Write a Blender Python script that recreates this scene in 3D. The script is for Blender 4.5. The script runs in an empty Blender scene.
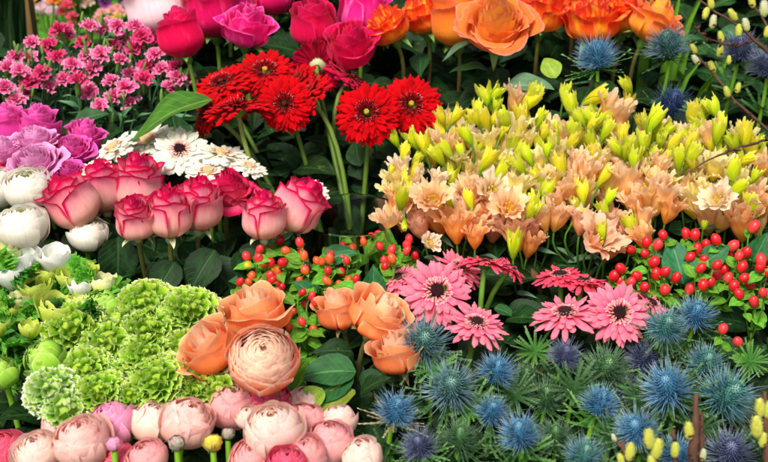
import bpy, math, random
import numpy as np
from mathutils import Vector, Matrix

R_ = random.Random(7)
PI = math.pi
scene = bpy.context.scene
col = scene.collection

# ------------------------------------------------------------------ camera
CAM = Vector((0, 0, 1.30)); PITCH = math.radians(25)
RIGHT = Vector((1, 0, 0))
FWD = Vector((0, math.cos(PITCH), -math.sin(PITCH)))
UP = Vector((0, math.sin(PITCH), math.cos(PITCH)))
K = 0.72 / 768.0

def at(px, py, D):
    return CAM + FWD * D + RIGHT * ((px - 384) * K * D) + UP * ((231 - py) * K * D)

def D0(py):
    return 0.90 + 0.45 * (462 - py) / 462.0

def facing(f):
    return (RIGHT * f[0] + UP * f[1] - FWD * f[2]).normalized()

def h(s, a=1.0):
    o = []
    for i in (0, 2, 4):
        c = int(s[i:i + 2], 16) / 255.0
        o.append(c / 12.92 if c <= 0.04045 else ((c + 0.055) / 1.055) ** 2.4)
    return (o[0], o[1], o[2], a)

# ------------------------------------------------------------------ mesh builder
class MB:
    def __init__(s):
        s.v = []; s.f = []; s.p = []; s.c = []; s.n = 0
    def grid(s, P, pig, pc, wrap=False):
        a, b = P.shape[:2]
        idx = np.arange(a * b).reshape(a, b) + s.n
        if wrap:
            idx = np.vstack([idx, idx[:1]])
        q = np.stack([idx[:-1, :-1], idx[1:, :-1], idx[1:, 1:], idx[:-1, 1:]], -1).reshape(-1, 4)
        s.v.append(P.reshape(-1, 3)); s.f.append(q); s.p.append(pig.reshape(-1, 4)); s.c.append(pc.reshape(-1, 3)); s.n += a * b
    def mesh(s, name, norm=False):
        v = np.vstack(s.v)
        if norm: v = v / np.percentile(np.hypot(v[:, 0], v[:, 1]), 98.5)
        f = np.vstack(s.f); p = np.vstack(s.p); c = np.vstack(s.c)
        me = bpy.data.meshes.new(name)
        me.vertices.add(len(v)); me.vertices.foreach_set('co', v.astype(np.float32).ravel())
        me.loops.add(len(f) * 4); me.polygons.add(len(f))
        me.polygons.foreach_set('loop_start', np.arange(len(f), dtype=np.int32) * 4)
        me.loops.foreach_set('vertex_index', f.astype(np.int32).ravel())
        me.polygons.foreach_set('use_smooth', np.ones(len(f), dtype=bool))
        me.update(calc_edges=True)
        at_ = me.attributes.new('pig', 'FLOAT_COLOR', 'POINT'); at_.data.foreach_set('color', p.astype(np.float32).ravel())
        at_ = me.attributes.new('pc', 'FLOAT_VECTOR', 'POINT'); at_.data.foreach_set('vector', c.astype(np.float32).ravel())
        me.validate()
        return me

def UVg(nu, nv):
    return np.meshgrid(np.linspace(-1, 1, nu), np.linspace(0, 1, nv), indexing='ij')

def put(mb, X, Y, Z, U, V, edge, rnd, layer, wrap=False):
    P = np.stack([X, Y, Z], -1)
    o = np.ones_like(U)
    mb.grid(P, np.stack([V, edge, o * rnd, o * layer], -1), np.stack([U, V, o * rnd], -1), wrap)

def sst(x, a, b):
    t = np.clip((x - a) / (b - a), 0, 1)
    return t * t * (3 - 2 * t)

def tube(mb, pts, rad, sides=7, rnd=0.5, layer=0.0):
    pts = np.array([list(p) for p in pts], float); n = len(pts)
    rad = np.full(n, rad) if np.isscalar(rad) else np.array(rad)
    T = np.gradient(pts, axis=0); T /= np.linalg.norm(T, axis=1)[:, None] + 1e-12
    ref = np.array([0.31, 0.95, 0.05]); 
    A = np.cross(T, ref); A /= np.linalg.norm(A, axis=1)[:, None] + 1e-12
    B = np.cross(T, A)
    th = np.linspace(0, 2 * PI, sides, endpoint=False)
    P = pts[None] + rad[None, :, None] * (np.cos(th)[:, None, None] * A[None] + np.sin(th)[:, None, None] * B[None])
    U = np.repeat((th / PI - 1)[:, None], n, 1); V = np.repeat(np.linspace(0, 1, n)[None], sides, 0)
    put(mb, P[..., 0], P[..., 1], P[..., 2], U, V, np.zeros_like(U), rnd, layer, wrap=True)

def lathe(mb, prof, sides=14, rnd=0.5, layer=0.0, M=None):
    prof = np.array(prof, float); n = len(prof)
    th = np.linspace(0, 2 * PI, sides, endpoint=False)
    X = np.cos(th)[:, None] * prof[None, :, 0]; Y = np.sin(th)[:, None] * prof[None, :, 0]
    Z = np.repeat(prof[None, :, 1], sides, 0)
    U = np.repeat((th / PI - 1)[:, None], n, 1); V = np.repeat(np.linspace(0, 1, n)[None], sides, 0)
    put(mb, X, Y, Z, U, V, np.zeros_like(U), rnd, layer, wrap=True)

def bez(p0, p1, p2, p3, n=12):
    out = []
    for i in range(n):
        t = i / (n - 1); s = 1 - t
        out.append(p0 * s ** 3 + p1 * 3 * s * s * t + p2 * 3 * s * t * t + p3 * t ** 3)
    return out

# ------------------------------------------------------------------ materials
def nd(nt, typ, **kw):
    n = nt.nodes.new(typ)
    for k, v in kw.items():
        setattr(n, k, v)
    return n

def lk(nt, a, b):
    nt.links.new(a, b)

def mathn(nt, op, a, b=None, c=None):
    n = nd(nt, 'ShaderNodeMath', operation=op)
    for i, x in enumerate((a, b, c)):
        if x is None: continue
        if isinstance(x, (int, float)): n.inputs[i].default_value = x
        else: lk(nt, x, n.inputs[i])
    return n.outputs[0]

def mixc(nt, fac, a, b, mode='MIX'):
    n = nd(nt, 'ShaderNodeMix', data_type='RGBA', blend_type=mode)
    for i, x in ((0, fac), (6, a), (7, b)):
        if isinstance(x, (int, float, tuple)): n.inputs[i].default_value = x
        else: lk(nt, x, n.inputs[i])
    return n.outputs[2]

def mapr(nt, x, a, b, c=0.0, d=1.0, smooth=True):
    n = nd(nt, 'ShaderNodeMapRange')
    if smooth: n.interpolation_type = 'SMOOTHSTEP'
    lk(nt, x, n.inputs[0])
    for i, vv in enumerate((a, b, c, d)): n.inputs[i + 1].default_value = vv
    return n.outputs[0]

def ramp(nt, x, stops):
    n = nd(nt, 'ShaderNodeValToRGB')
    e = n.color_ramp.elements
    while len(e) < len(stops): e.new(0.5)
    for q, (p, c) in zip(e, stops):
        q.position = p; q.color = c
    lk(nt, x, n.inputs[0])
    return n.outputs[0]

def start(name):
    m = bpy.data.materials.new(name); m.use_nodes = True
    nt = m.node_tree; nt.nodes.clear()
    out = nd(nt, 'ShaderNodeOutputMaterial')
    A = nd(nt, 'ShaderNodeAttribute', attribute_name='pig'); S = nd(nt, 'ShaderNodeSeparateColor'); lk(nt, A.outputs['Color'], S.inputs[0])
    C = nd(nt, 'ShaderNodeAttribute', attribute_name='pc')
    return m, nt, out, S.outputs[0], S.outputs[1], S.outputs[2], A.outputs['Alpha'], C.outputs['Vector']

def finish(nt, out, colr, rough, spec, trans, bump=None, bdist=0.002, bstr=0.3, coat=0.0, sheen=0.0):
    p = nd(nt, 'ShaderNodeBsdfPrincipled')
    lk(nt, colr, p.inputs['Base Color'])
    if isinstance(rough, (int, float)): p.inputs['Roughness'].default_value = rough
    else: lk(nt, rough, p.inputs['Roughness'])
    p.inputs['Specular IOR Level'].default_value = spec
    p.inputs['Coat Weight'].default_value = coat
    p.inputs['Coat Roughness'].default_value = 0.12
    p.inputs['Sheen Weight'].default_value = sheen
    if bump is not None:
        b = nd(nt, 'ShaderNodeBump'); b.inputs['Distance'].default_value = bdist; b.inputs['Strength'].default_value = bstr
        lk(nt, bump, b.inputs['Height']); lk(nt, b.outputs[0], p.inputs['Normal'])
    if trans > 0:
        t = nd(nt, 'ShaderNodeBsdfTranslucent'); lk(nt, colr, t.inputs[0])
        mx = nd(nt, 'ShaderNodeMixShader'); mx.inputs[0].default_value = trans
        lk(nt, p.outputs[0], mx.inputs[1]); lk(nt, t.outputs[0], mx.inputs[2]); lk(nt, mx.outputs[0], out.inputs[0])
    else:
        lk(nt, p.outputs[0], out.inputs[0])

def vscale(nt, vec, s):
    n = nd(nt, 'ShaderNodeVectorMath', operation='MULTIPLY'); lk(nt, vec, n.inputs[0]); n.inputs[1].default_value = s
    return n.outputs[0]

def noise(nt, vec, scale, detail=3.0):
    n = nd(nt, 'ShaderNodeTexNoise'); n.inputs['Scale'].default_value = scale; n.inputs['Detail'].default_value = detail
    lk(nt, vec, n.inputs['Vector'])
    return n.outputs[0]

def petal_mat(name, stops, edge=None, inner=None, var=0.10, trans=0.22, rough=0.68, spec=0.06, blotch=None, bstr=0.3, fw=(22, 2.2), hj=0.014):
    """stops: pigment from the petal's foot to its tip; edge=(colour, lo, hi); inner=(colour, lo, hi) for the heart of the bloom"""
    m, nt, out, v, e, rnd, lay, pc = start(name)
    c = ramp(nt, v, stops)
    if inner: c = mixc(nt, mapr(nt, lay, inner[1], inner[2], 1, 0), c, inner[0])
    nz = noise(nt, vscale(nt, pc, (2.2, 1.6, 37.0)), 1.6, 4)
    if blotch: c = mixc(nt, mapr(nt, nz, blotch[1], blotch[2]), c, blotch[0])
    fine = noise(nt, vscale(nt, pc, (fw[0], fw[1], 41.0)), 1.0, 3)
    if edge:
        ee = mathn(nt, 'ADD', e, mathn(nt, 'MULTIPLY', mathn(nt, 'SUBTRACT', fine, 0.5), 0.35))
        c = mixc(nt, mapr(nt, ee, edge[1], edge[2]), c, edge[0])
    hs = nd(nt, 'ShaderNodeHueSaturation')
    lk(nt, c, hs.inputs['Color'])
    lk(nt, mathn(nt, 'MULTIPLY_ADD', rnd, hj, .5 - hj * .6), hs.inputs['Hue'])
    val = mathn(nt, 'ADD', mathn(nt, 'MULTIPLY_ADD', rnd, 2 * var, 1 - var), mathn(nt, 'ADD', mathn(nt, 'MULTIPLY_ADD', fine, 0.30, -0.15), mathn(nt, 'MULTIPLY_ADD', nz, 0.24, -0.12)))
    lk(nt, val, hs.inputs['Value'])
    finish(nt, out, hs.outputs[0], rough, spec, trans, fine, 0.0016, bstr, sheen=.06)
    return m

def leaf_mat(name, c1, c2, vein, rough=0.5, trans=0.15, spec=0.22, nv=9.0, veinf=0.4, blotchy=False):
    m, nt, out, v, e, rnd, lay, pc = start(name)
    S = nd(nt, 'ShaderNodeSeparateXYZ'); lk(nt, pc, S.inputs[0])
    au = mathn(nt, 'ABSOLUTE', S.outputs[0])
    t = mathn(nt, 'SUBTRACT', mathn(nt, 'MULTIPLY', S.outputs[1], nv), mathn(nt, 'MULTIPLY', au, 2.4))
    tri = mathn(nt, 'MULTIPLY', mathn(nt, 'ABSOLUTE', mathn(nt, 'SUBTRACT', mathn(nt, 'FRACT', t), 0.5)), 2.0)
    side = mapr(nt, tri, 0.82, 0.97)
    mid = mapr(nt, au, 0.03, 0.10, 1, 0)
    ve = mathn(nt, 'MAXIMUM', mathn(nt, 'MULTIPLY', side, 0.6), mid)
    nz = noise(nt, vscale(nt, pc, (1.5, 2.5, 31.0)), 2.0, 5)
    c = mixc(nt, mapr(nt, nz, 0.35, 0.68), c1, c2)
    c = mixc(nt, mathn(nt, 'MULTIPLY', ve, veinf), c, vein)
    if blotchy:      # a few yellowed or browned patches
        nb = noise(nt, vscale(nt, pc, (2.0, 3.0, 53.0)), 1.3, 6)
        c = mixc(nt, mathn(nt, 'MULTIPLY', mapr(nt, nb, .64, .70), .6), c, h('5C5A24'))
    hs = nd(nt, 'ShaderNodeHueSaturation'); lk(nt, c, hs.inputs['Color'])
    lk(nt, mathn(nt, 'MULTIPLY_ADD', rnd, 0.03, 0.485), hs.inputs['Hue'])
    lk(nt, mathn(nt, 'MULTIPLY_ADD', rnd, 0.5, 0.75), hs.inputs['Value'])
    hgt = mathn(nt, 'SUBTRACT', mathn(nt, 'MULTIPLY', nz, 0.5), ve)
    ro = mathn(nt, 'MULTIPLY_ADD', nz, 0.25, rough - 0.1)
    finish(nt, out, hs.outputs[0], ro, spec, trans, hgt, 0.0015, 0.4)
    return m

def plain_mat(name, stops, rough=0.5, spec=0.3, trans=0.0, nscale=60, var=0.35, bstr=0.3, bdist=0.001, coat=0.0, blotch=None, sheen=0.0):
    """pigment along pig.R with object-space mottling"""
    m, nt, out, v, e, rnd, lay, pc = start(name)
    c = ramp(nt, v, stops)
    tc = nd(nt, 'ShaderNodeTexCoord')
    nz = noise(nt, tc.outputs['Object'], nscale, 4)
    if blotch: c = mixc(nt, mapr(nt, nz, blotch[1], blotch[2]), c, blotch[0])
    hs = nd(nt, 'ShaderNodeHueSaturation'); lk(nt, c, hs.inputs['Color'])
    lk(nt, mathn(nt, 'ADD', mathn(nt, 'MULTIPLY_ADD', nz, 2 * var, 1 - var), mathn(nt, 'MULTIPLY_ADD', rnd, 0.3, -0.15)), hs.inputs['Value'])
    finish(nt, out, hs.outputs[0], rough, spec, trans, nz, bdist, bstr, coat, sheen)
    return m

M = {}
W = lambda *a: [(p, h(c)) for p, c in a]
# roses
M['hotpink'] = petal_mat('hot_pink_petal', W((0, 'DC2C68'), (.3, 'E21460'), (1, 'EA1068')), edge=(h('F2509A'), .75, 1.05), var=.13, trans=.3, hj=.006, blotch=(h('F05890'), .55, .85))
M['magenta'] = petal_mat('magenta_petal', W((0, 'F08CB0'), (.3, 'EC3088'), (1, 'F0188C')), edge=(h('F87CC0'), .72, 1.05), var=.12, trans=.3, hj=.006, blotch=(h('F46CAC'), .52, .85))
M['crimson'] = petal_mat('crimson_pink_petal', W((0, 'D82448'), (.3, 'DA0C48'), (1, 'E00A52')), edge=(h('EC3878'), .75, 1.05), var=.12, trans=.3, hj=.004, blotch=(h('EA3C70'), .55, .88))
M['blush'] = petal_mat('blush_petal', W((0, 'E8B4BC'), (.5, 'F0D0D4'), (1, 'F4E4E4')), edge=(h('EFA0BC'), .8, 1.1), var=.06)
M['orange'] = petal_mat('orange_petal', W((0, 'FFC840'), (.35, 'FCA430'), (.75, 'F88E34'), (1, 'F48040')), edge=(h('F4947C'), .74, 1.0), inner=(h('FCB438'), .35, .78), var=.12, trans=.36, hj=.01)
M['redorange'] = petal_mat('red_orange_petal', W((0, 'FFC63C'), (.3, 'FC9420'), (.65, 'F45C18'), (1, 'EC3A1C')), edge=(h('E83848'), .80, 1.05), var=.14, trans=.32, blotch=(h('FCA82C'), .46, .68), hj=.01)
M['bicolor'] = petal_mat('pink_edged_petal', W((0, 'EEB888'), (.35, 'F5C0A6'), (.62, 'F4B2AC'), (.86, 'EE86A0'), (1, 'E04078')), edge=(h('D60850'), .46, .88), inner=(h('E01A6C'), .14, .50), var=.08, trans=.34, hj=.006, blotch=(h('F29C9C'), .48, .75))
M['bicolorred'] = petal_mat('red_edged_petal', W((0, 'E69080'), (.4, 'E86472'), (1, 'E23A66')), edge=(h('CC0A4C'), .50, .92), inner=(h('D41656'), .25, .7), var=.08, trans=.2, hj=.006)
M['lilac'] = petal_mat('lilac_petal', W((0, 'D45CA4'), (.35, 'E67EBE'), (1, 'EEA0D0')), edge=(h('F4B8DC'), .7, 1.05), var=.10, trans=.3, hj=.006)
M['lilacdeep'] = petal_mat('deep_lilac_petal', W((0, 'BC1A7C'), (.35, 'D83094'), (1, 'E850AC')), edge=(h('F07EC4'), .7, 1.05), var=.10, trans=.3, hj=.006)
M['peach'] = petal_mat('peach_petal', W((0, 'EA6018'), (.35, 'F68434'), (.7, 'FA9E5C'), (1, 'FCBC88')), edge=(h('FDD6B0'), .72, 1.1), inner=(h('FBD8B4'), .15, .55), var=.08, trans=.46, hj=.006, blotch=(h('FBB080'), .5, .8))
M['peachpale'] = petal_mat('pale_peach_petal', W((0, 'E8500F'), (.45, 'F0682A'), (.78, 'F48850'), (1, 'F8B48C')), edge=(h('FBDFC8'), .58, 1.0), inner=(h('F8D0B4'), .66, .94), var=.06, trans=.4)
# ranunculus
M['rpink'] = petal_mat('blush_pink_petal', W((0, 'F2B484'), (.35, 'F7C8AC'), (.7, 'F9D0C0'), (1, 'FAD6CC')), edge=(h('F4B4B4'), .86, 1.1), var=.06, trans=.44, rough=.55, blotch=(h('F6B8A8'), .5, .8))
M['rpale'] = petal_mat('pale_peach_cup_petal', W((0, 'F0B470'), (.3, 'F6CCA0'), (.65, 'F8D6C2'), (1, 'FAE0D4')), edge=(h('F6C4C0'), .86, 1.1), var=.05, trans=.4, rough=.55)
M['rlilac'] = petal_mat('lilac_pink_cup_petal', W((0, 'F2B8BC'), (.4, 'F2AEC8'), (1, 'F2A4C8')), edge=(h('F8CCDE'), .82, 1.05), var=.06, trans=.42, rough=.55)
M['rrose'] = petal_mat('rose_pink_cup_petal', W((0, 'F4BC94'), (.4, 'F7C4B4'), (1, 'F7BAB8')), edge=(h('F09CA8'), .84, 1.1), var=.06, trans=.44, rough=.55, blotch=(h('F2A0A4'), .5, .8))
M['rcoral'] = petal_mat('coral_red_cup_petal', W((0, 'F09078'), (.4, 'EE6878'), (1, 'EC5474')), edge=(h('F498A8'), .8, 1.08), var=.07, trans=.38, rough=.55)
M['rwhite'] = petal_mat('ivory_petal', W((0, 'E6DCA8'), (.3, 'EFE6D0'), (1, 'F3EEE2')), inner=(h('E2E2B4'), .05, .25), var=.05, trans=.34, rough=.45)
M['rlime'] = petal_mat('lime_cabbage_petal', W((0, '7CB418'), (.5, '90C42E'), (1, 'A8D04C')), edge=(h('C8E08C'), .75, 1.05), var=.15, trans=.3)
M['pompon'] = petal_mat('green_frilled_petal', W((0, '3A700A'), (.45, '70A818'), (.75, 'A0C82C'), (1, 'C0DA50')), edge=(h('E6F0B4'), .72, 1.0), var=.15, trans=.34, hj=.02)
M['pomponpale'] = petal_mat('whitish_frilled_petal', W((0, '3A7010'), (.45, '78AC2C'), (.75, 'A6CC50'), (1, 'CCE090')), edge=(h('F2F4E4'), .62, .98), var=.14, trans=.3)
# gerberas
M['gred'] = petal_mat('red_ray_petal', W((0, '5C0005'), (.4, '9C0008'), (1, 'BC010A')), edge=(h('C40410'), .75, 1.1), var=.2, trans=.08, fw=(7, 1.2), spec=.03, hj=.0)
M['gcrim'] = petal_mat('crimson_ray_petal', W((0, '80001E'), (.4, 'A8042C'), (1, 'C0083C')), var=.16, trans=.12, fw=(7, 1.2), spec=.05, hj=.004)
M['gpink'] = petal_mat('pink_ray_petal', W((0, 'DC1C34'), (.28, 'EA5878'), (.6, 'F0788E'), (1, 'F28294')), edge=(h('DE3050'), .74, 1.1), var=.15, trans=.22, fw=(7, 1.2), hj=.006)
M['gcoral'] = petal_mat('coral_ray_petal', W((0, 'D41C20'), (.3, 'E23848'), (1, 'EA4C6C')), edge=(h('F08094'), .75, 1.1), var=.14, trans=.2, fw=(7, 1.2), hj=.006)
M['gwhite'] = petal_mat('ivory_ray_petal', W((0, 'DCD088'), (.3, 'ECE6CC'), (1, 'F2EEE0')), var=.05, trans=.3, fw=(7, 1.2))
M['eyepale'] = plain_mat('yellowish_pink_disc', W((0, 'C8B45C'), (.6, 'D4B890'), (1, 'C89C84')), rough=.7, nscale=20)
M['gpeach'] = petal_mat('pinkish_ivory_ray_petal', W((0, 'EAB8A8'), (.5, 'F0D4C8'), (1, 'F2E0D8')), var=.05, trans=.24, fw=(7, 1.2))
M['florpink'] = petal_mat('pink_floret', W((0, '9C3038'), (.5, 'DC7880'), (1, 'F6C0BC')), var=.15, trans=.15)
M['florred'] = petal_mat('red_floret', W((0, '300003'), (.6, '640005'), (1, '900009')), var=.2, trans=.03, spec=.03, hj=.0)
M['florwhite'] = petal_mat('pinkish_floret', W((0, 'C88478'), (.5, 'E2AEA4'), (1, 'F0CFC6')), var=.1, trans=.1)
M['fleck'] = plain_mat('pale_stamen', W((0, '980818'), (.6, 'B03040'), (1, 'E0B0A8')), rough=.6)
M['eyedark'] = plain_mat('dark_brown_disc', W((0, '1E0A0A'), (.6, '2E0F10'), (1, '45181A')), rough=.7, nscale=20)
M['eyered'] = plain_mat('dark_red_disc', W((0, '3A0406'), (.6, '5A060A'), (1, '7C1414')), rough=.7, nscale=20)
M['eyeyellow'] = plain_mat('yellow_disc', W((0, 'B07818'), (.6, 'C09C30'), (1, 'B08028')), rough=.7, nscale=20)
# small blooms
M['carn'] = petal_mat('carnation_petal', W((0, 'B81A5C'), (.4, 'DC3C80'), (1, 'E8669C')), edge=(h('F4B4CC'), .62, 1.0), var=.16, trans=.22, hj=.006)
M['carndeep'] = petal_mat('deep_carnation_petal', W((0, 'A8104C'), (.4, 'C8205C'), (1, 'D83874')), edge=(h('EC86AC'), .78, 1.05), var=.16, trans=.22, hj=.006)
M['lapricot'] = petal_mat('apricot_funnel_petal', W((0, 'ECC030'), (.3, 'F4C060'), (.7, 'F8CC90'), (1, 'FAD8B0')), edge=(h('FBE6CC'), .75, 1.05), var=.07, trans=.48, hj=.01)
M['lcream'] = petal_mat('cream_yellow_funnel_petal', W((0, 'DED024'), (.35, 'F0DC4C'), (.7, 'F5E484'), (1, 'F8E8B0')), edge=(h('FAF0CC'), .8, 1.05), var=.07, trans=.48, blotch=(h('F8D49C'), .55, .8), hj=.01)
M['lorange'] = petal_mat('orange_funnel_petal', W((0, 'EAA01E'), (.3, 'F2A844'), (.7, 'F5B060'), (1, 'F7C28C')), edge=(h('F8D8B4'), .8, 1.05), var=.1, trans=.45, hj=.01)
M['lsalmon'] = petal_mat('salmon_funnel_petal', W((0, 'E8B04C'), (.3, 'F4B880'), (.7, 'F8C49C'), (1, 'FACCAC')), edge=(h('FAE0CC'), .8, 1.05), var=.08, trans=.45)
M['lblush'] = petal_mat('blush_cream_funnel_petal', W((0, 'EAD870'), (.35, 'F4DC9C'), (.7, 'F8E0B8'), (1, 'FAE4CC')), var=.06, trans=.45)
M['lbud'] = petal_mat('lime_bud_petal', W((0, '80B010'), (.3, 'B0CC14'), (.7, 'D0DC1C'), (1, 'E0E448')), edge=(h('ECEC80'), .75, 1.05), var=.15, trans=.42, hj=.02)
M['lbudy'] = petal_mat('yellow_bud_petal', W((0, 'A4BC14'), (.3, 'D0D018'), (.7, 'E6DA28'), (1, 'F0E250')), edge=(h('F4EC90'), .75, 1.05), var=.13, trans=.42)
M['anlime'] = petal_mat('lime_cup_petal', W((0, '8CB820'), (.4, 'BCD030'), (1, 'D4DE60')), edge=(h('E4E8A0'), .75, 1.05), var=.1, trans=.3)
M['ancream'] = petal_mat('cream_lime_cup_petal', W((0, 'B4C83C'), (.4, 'DCE07C'), (1, 'ECEAB4')), edge=(h('F2F0D8'), .75, 1.05), var=.08, trans=.3)
M['anwhite'] = petal_mat('white_cup_petal', W((0, 'C8D47C'), (.3, 'E6E8D4'), (1, 'F0F0EA')), var=.05, trans=.28)
# greens
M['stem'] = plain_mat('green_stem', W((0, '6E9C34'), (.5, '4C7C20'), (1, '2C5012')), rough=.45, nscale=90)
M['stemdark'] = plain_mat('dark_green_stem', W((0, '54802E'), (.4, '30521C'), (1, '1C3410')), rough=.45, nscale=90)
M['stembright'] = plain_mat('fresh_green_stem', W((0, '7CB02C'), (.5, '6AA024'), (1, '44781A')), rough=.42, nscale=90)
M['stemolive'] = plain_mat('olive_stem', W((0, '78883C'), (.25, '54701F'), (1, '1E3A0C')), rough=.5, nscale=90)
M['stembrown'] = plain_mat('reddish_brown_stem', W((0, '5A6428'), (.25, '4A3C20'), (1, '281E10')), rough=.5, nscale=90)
M['calyx'] = plain_mat('green_calyx', W((0, '6C9436'), (.5, '588030'), (1, '7C9850')), rough=.5, trans=.1, nscale=30)
M['calyxpale'] = plain_mat('pale_green_calyx', W((0, '7C9448'), (.5, 'B4BC8C'), (1, 'D0CDA8')), rough=.5, trans=.15, nscale=30)
M['calyxbrown'] = plain_mat('brownish_calyx', W((0, '6C6434'), (.5, '8C8C54'), (1, '7C6040')), rough=.55, trans=.1, nscale=30)
M['leaf'] = leaf_mat('rose_leaf', h('1E4420'), h('2A5826'), h('6C9050'))
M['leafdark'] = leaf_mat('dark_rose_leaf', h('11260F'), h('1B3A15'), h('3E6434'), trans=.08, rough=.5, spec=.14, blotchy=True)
M['leafbright'] = leaf_mat('bright_green_leaf', h('3C7C18'), h('549A22'), h('9CC05C'), trans=.25)
M['leafolive'] = leaf_mat('olive_green_leaf', h('35621A'), h('457A1E'), h('88AC4C'), trans=.2)
M['leaflime'] = leaf_mat('yellow_green_leaf', h('7C9C2C'), h('98AE3C'), h('C4CC7C'), trans=.3)
M['leafgrey'] = leaf_mat('grey_green_leaf', h('4C6C4C'), h('5E8060'), h('A0B090'), trans=.15)
M['leafcarn'] = plain_mat('carnation_leaf', W((0, '3C6440'), (.5, '4C7C50'), (1, '74A070')), rough=.5, trans=.15)
M['frill'] = leaf_mat('ruffled_green_leaf', h('4C9420'), h('70B430'), h('A4D068'), trans=.32, nv=4)
M['frilldark'] = leaf_mat('ruffled_dark_leaf', h('2A6418'), h('3C7C22'), h('78A448'), trans=.25, nv=4)
M['hleaf'] = leaf_mat('glossy_small_leaf', h('4A8A1E'), h('6CA82C'), h('A8CC60'), trans=.22, nv=5)
M['hleafdark'] = leaf_mat('dark_oval_leaf', h('1E5A30'), h('2E7040'), h('6CA06C'), trans=.15, nv=6)
M['straps'] = plain_mat('strap_leaf', W((0, '6CA028'), (.5, '4C8420'), (1, '2A5412')), rough=.4, trans=.25, nscale=25)
M['bracts'] = plain_mat('spiny_green_bract', W((0, '122A10'), (.4, '1E3E1A'), (.8, '365A30'), (1, '6C8860')), rough=.55, spec=.15, trans=.12, nscale=40)
M['bractsbright'] = plain_mat('spiny_bright_bract', W((0, '1C440E'), (.4, '306420'), (.8, '4C8034'), (1, '84A468')), rough=.55, spec=.15, trans=.15, nscale=40)
M['bractsbrown'] = plain_mat('spiny_brownish_bract', W((0, '50502C'), (.4, '7C7448'), (.8, 'A4946C'), (1, 'C8B898')), rough=.55, trans=.1, nscale=40)
# thistles
def thist(name, a, b, c, d):
    return plain_mat(name, W((0, a), (.3, b), (.7, c), (1, d)), rough=.5, spec=.3, nscale=30, var=.3)
M['tblue'] = (thist('blue_spine', '163048', '305C80', '6898BA', 'CCDCE6'), thist('blue_cone', '14344C', '205878', '3C7898', '84ACC4'))
M['tteal'] = (thist('teal_spine', '184048', '306470', '6898A2', 'C4D8D8'), thist('teal_cone', '16443E', '226058', '40786C', '8CB4A0'))
M['tgreen'] = (thist('green_spine', '1A3824', '2C5034', '587C58', 'A0B898'), thist('green_cone', '1A3A20', '284E2C', '44703C', '80A474'))
M['tpurple'] = (thist('purple_spine', '202840', '3A4460', '6C7694', 'C0C6D6'), thist('purple_cone', '181C38', '262C4C', '444C6C', '848CA8'))
M['tgrey'] = (thist('grey_spine', '24383E', '3C5C68', '6C8C98', 'B4C8CC'), thist('grey_cone', '183832', '24504A', '406C64', '84A89C'))
M['tdark'] = (thist('dark_blue_spine', '0E1A2C', '1A2C44', '34506C', '70889C'), thist('dark_cone', '101C38', '1C2C54', '34487C', '6478A0'))
# berries & twigs
M['berry'] = plain_mat('red_berry', W((0, 'D06028'), (.25, 'CC1C20'), (.84, 'C4101C'), (1, '5C0A0C')), rough=.36, spec=.4, nscale=60, var=.3, bstr=.05, coat=.08)
M['berrycoral'] = plain_mat('coral_berry', W((0, 'E09048'), (.25, 'DC3C34'), (.84, 'D42430'), (1, '6C140C')), rough=.38, spec=.4, nscale=60, var=.3, bstr=.05, coat=.08)
M['berryorange'] = plain_mat('orange_berry', W((0, 'D8A838'), (.3, 'E0602C'), (.84, 'CC4420'), (1, '5C200C')), rough=.38, spec=.4, nscale=60, var=.2, bstr=.05, coat=.08)
M['dryleaf'] = leaf_mat('dry_brown_leaf', h('6C4C30'), h('846040'), h('A08060'), trans=.2)
M['berryyellow'] = plain_mat('yellow_berry', W((0, 'B8B040'), (.3, 'E4B020'), (.84, 'E09C1C'), (1, '7C5010')), rough=.38, spec=.4, nscale=60, var=.3, bstr=.05, coat=.08)
M['berrybrown'] = plain_mat('brown_berry', W((0, '60401C'), (.3, '54302C'), (.8, '3C2020'), (1, '200E0C')), rough=.3, spec=.5, nscale=60, var=.15, bstr=.05, coat=.2)
M['twig'] = plain_mat('brown_bark', W((0, '5C3C2C'), (.5, '4C3024'), (1, '38241C')), rough=.75, nscale=120, var=.5, bstr=.6)
M['catkin'] = plain_mat('lime_catkin', W((0, 'A8A418'), (.3, 'C8CC20'), (.8, 'D6D83C'), (1, 'D8DC7C')), rough=.75, nscale=200, var=.25, bstr=.7, sheen=.4, trans=.1)
M['catkinpale'] = plain_mat('silky_catkin', W((0, '9CA838'), (.3, 'C0C86C'), (.8, 'D8DCB0'), (1, 'E8E8D4')), rough=.8, nscale=200, var=.2, bstr=.7, sheen=.5, trans=.1)
M['scale'] = plain_mat('brown_bud_scale', W((0, '5C1E18'), (1, '7C3424')), rough=.5)
M['budgrey'] = petal_mat('grey_green_bud', W((0, '8C9C5C'), (.5, '9C9C7C'), (1, 'B8A498')), edge=(h('8C6C70'), .7, 1.05), var=.1, trans=.1)
M['budyellow'] = petal_mat('yellow_green_bud', W((0, 'A8A040'), (.5, 'C8BC50'), (1, 'E4C440')), edge=(h('F0DC70'), .7, 1.05), var=.1, trans=.1)
M['anther'] = plain_mat('yellow_anther', W((0, 'D8C040'), (1, 'E8C828')), rough=.6)
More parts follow.
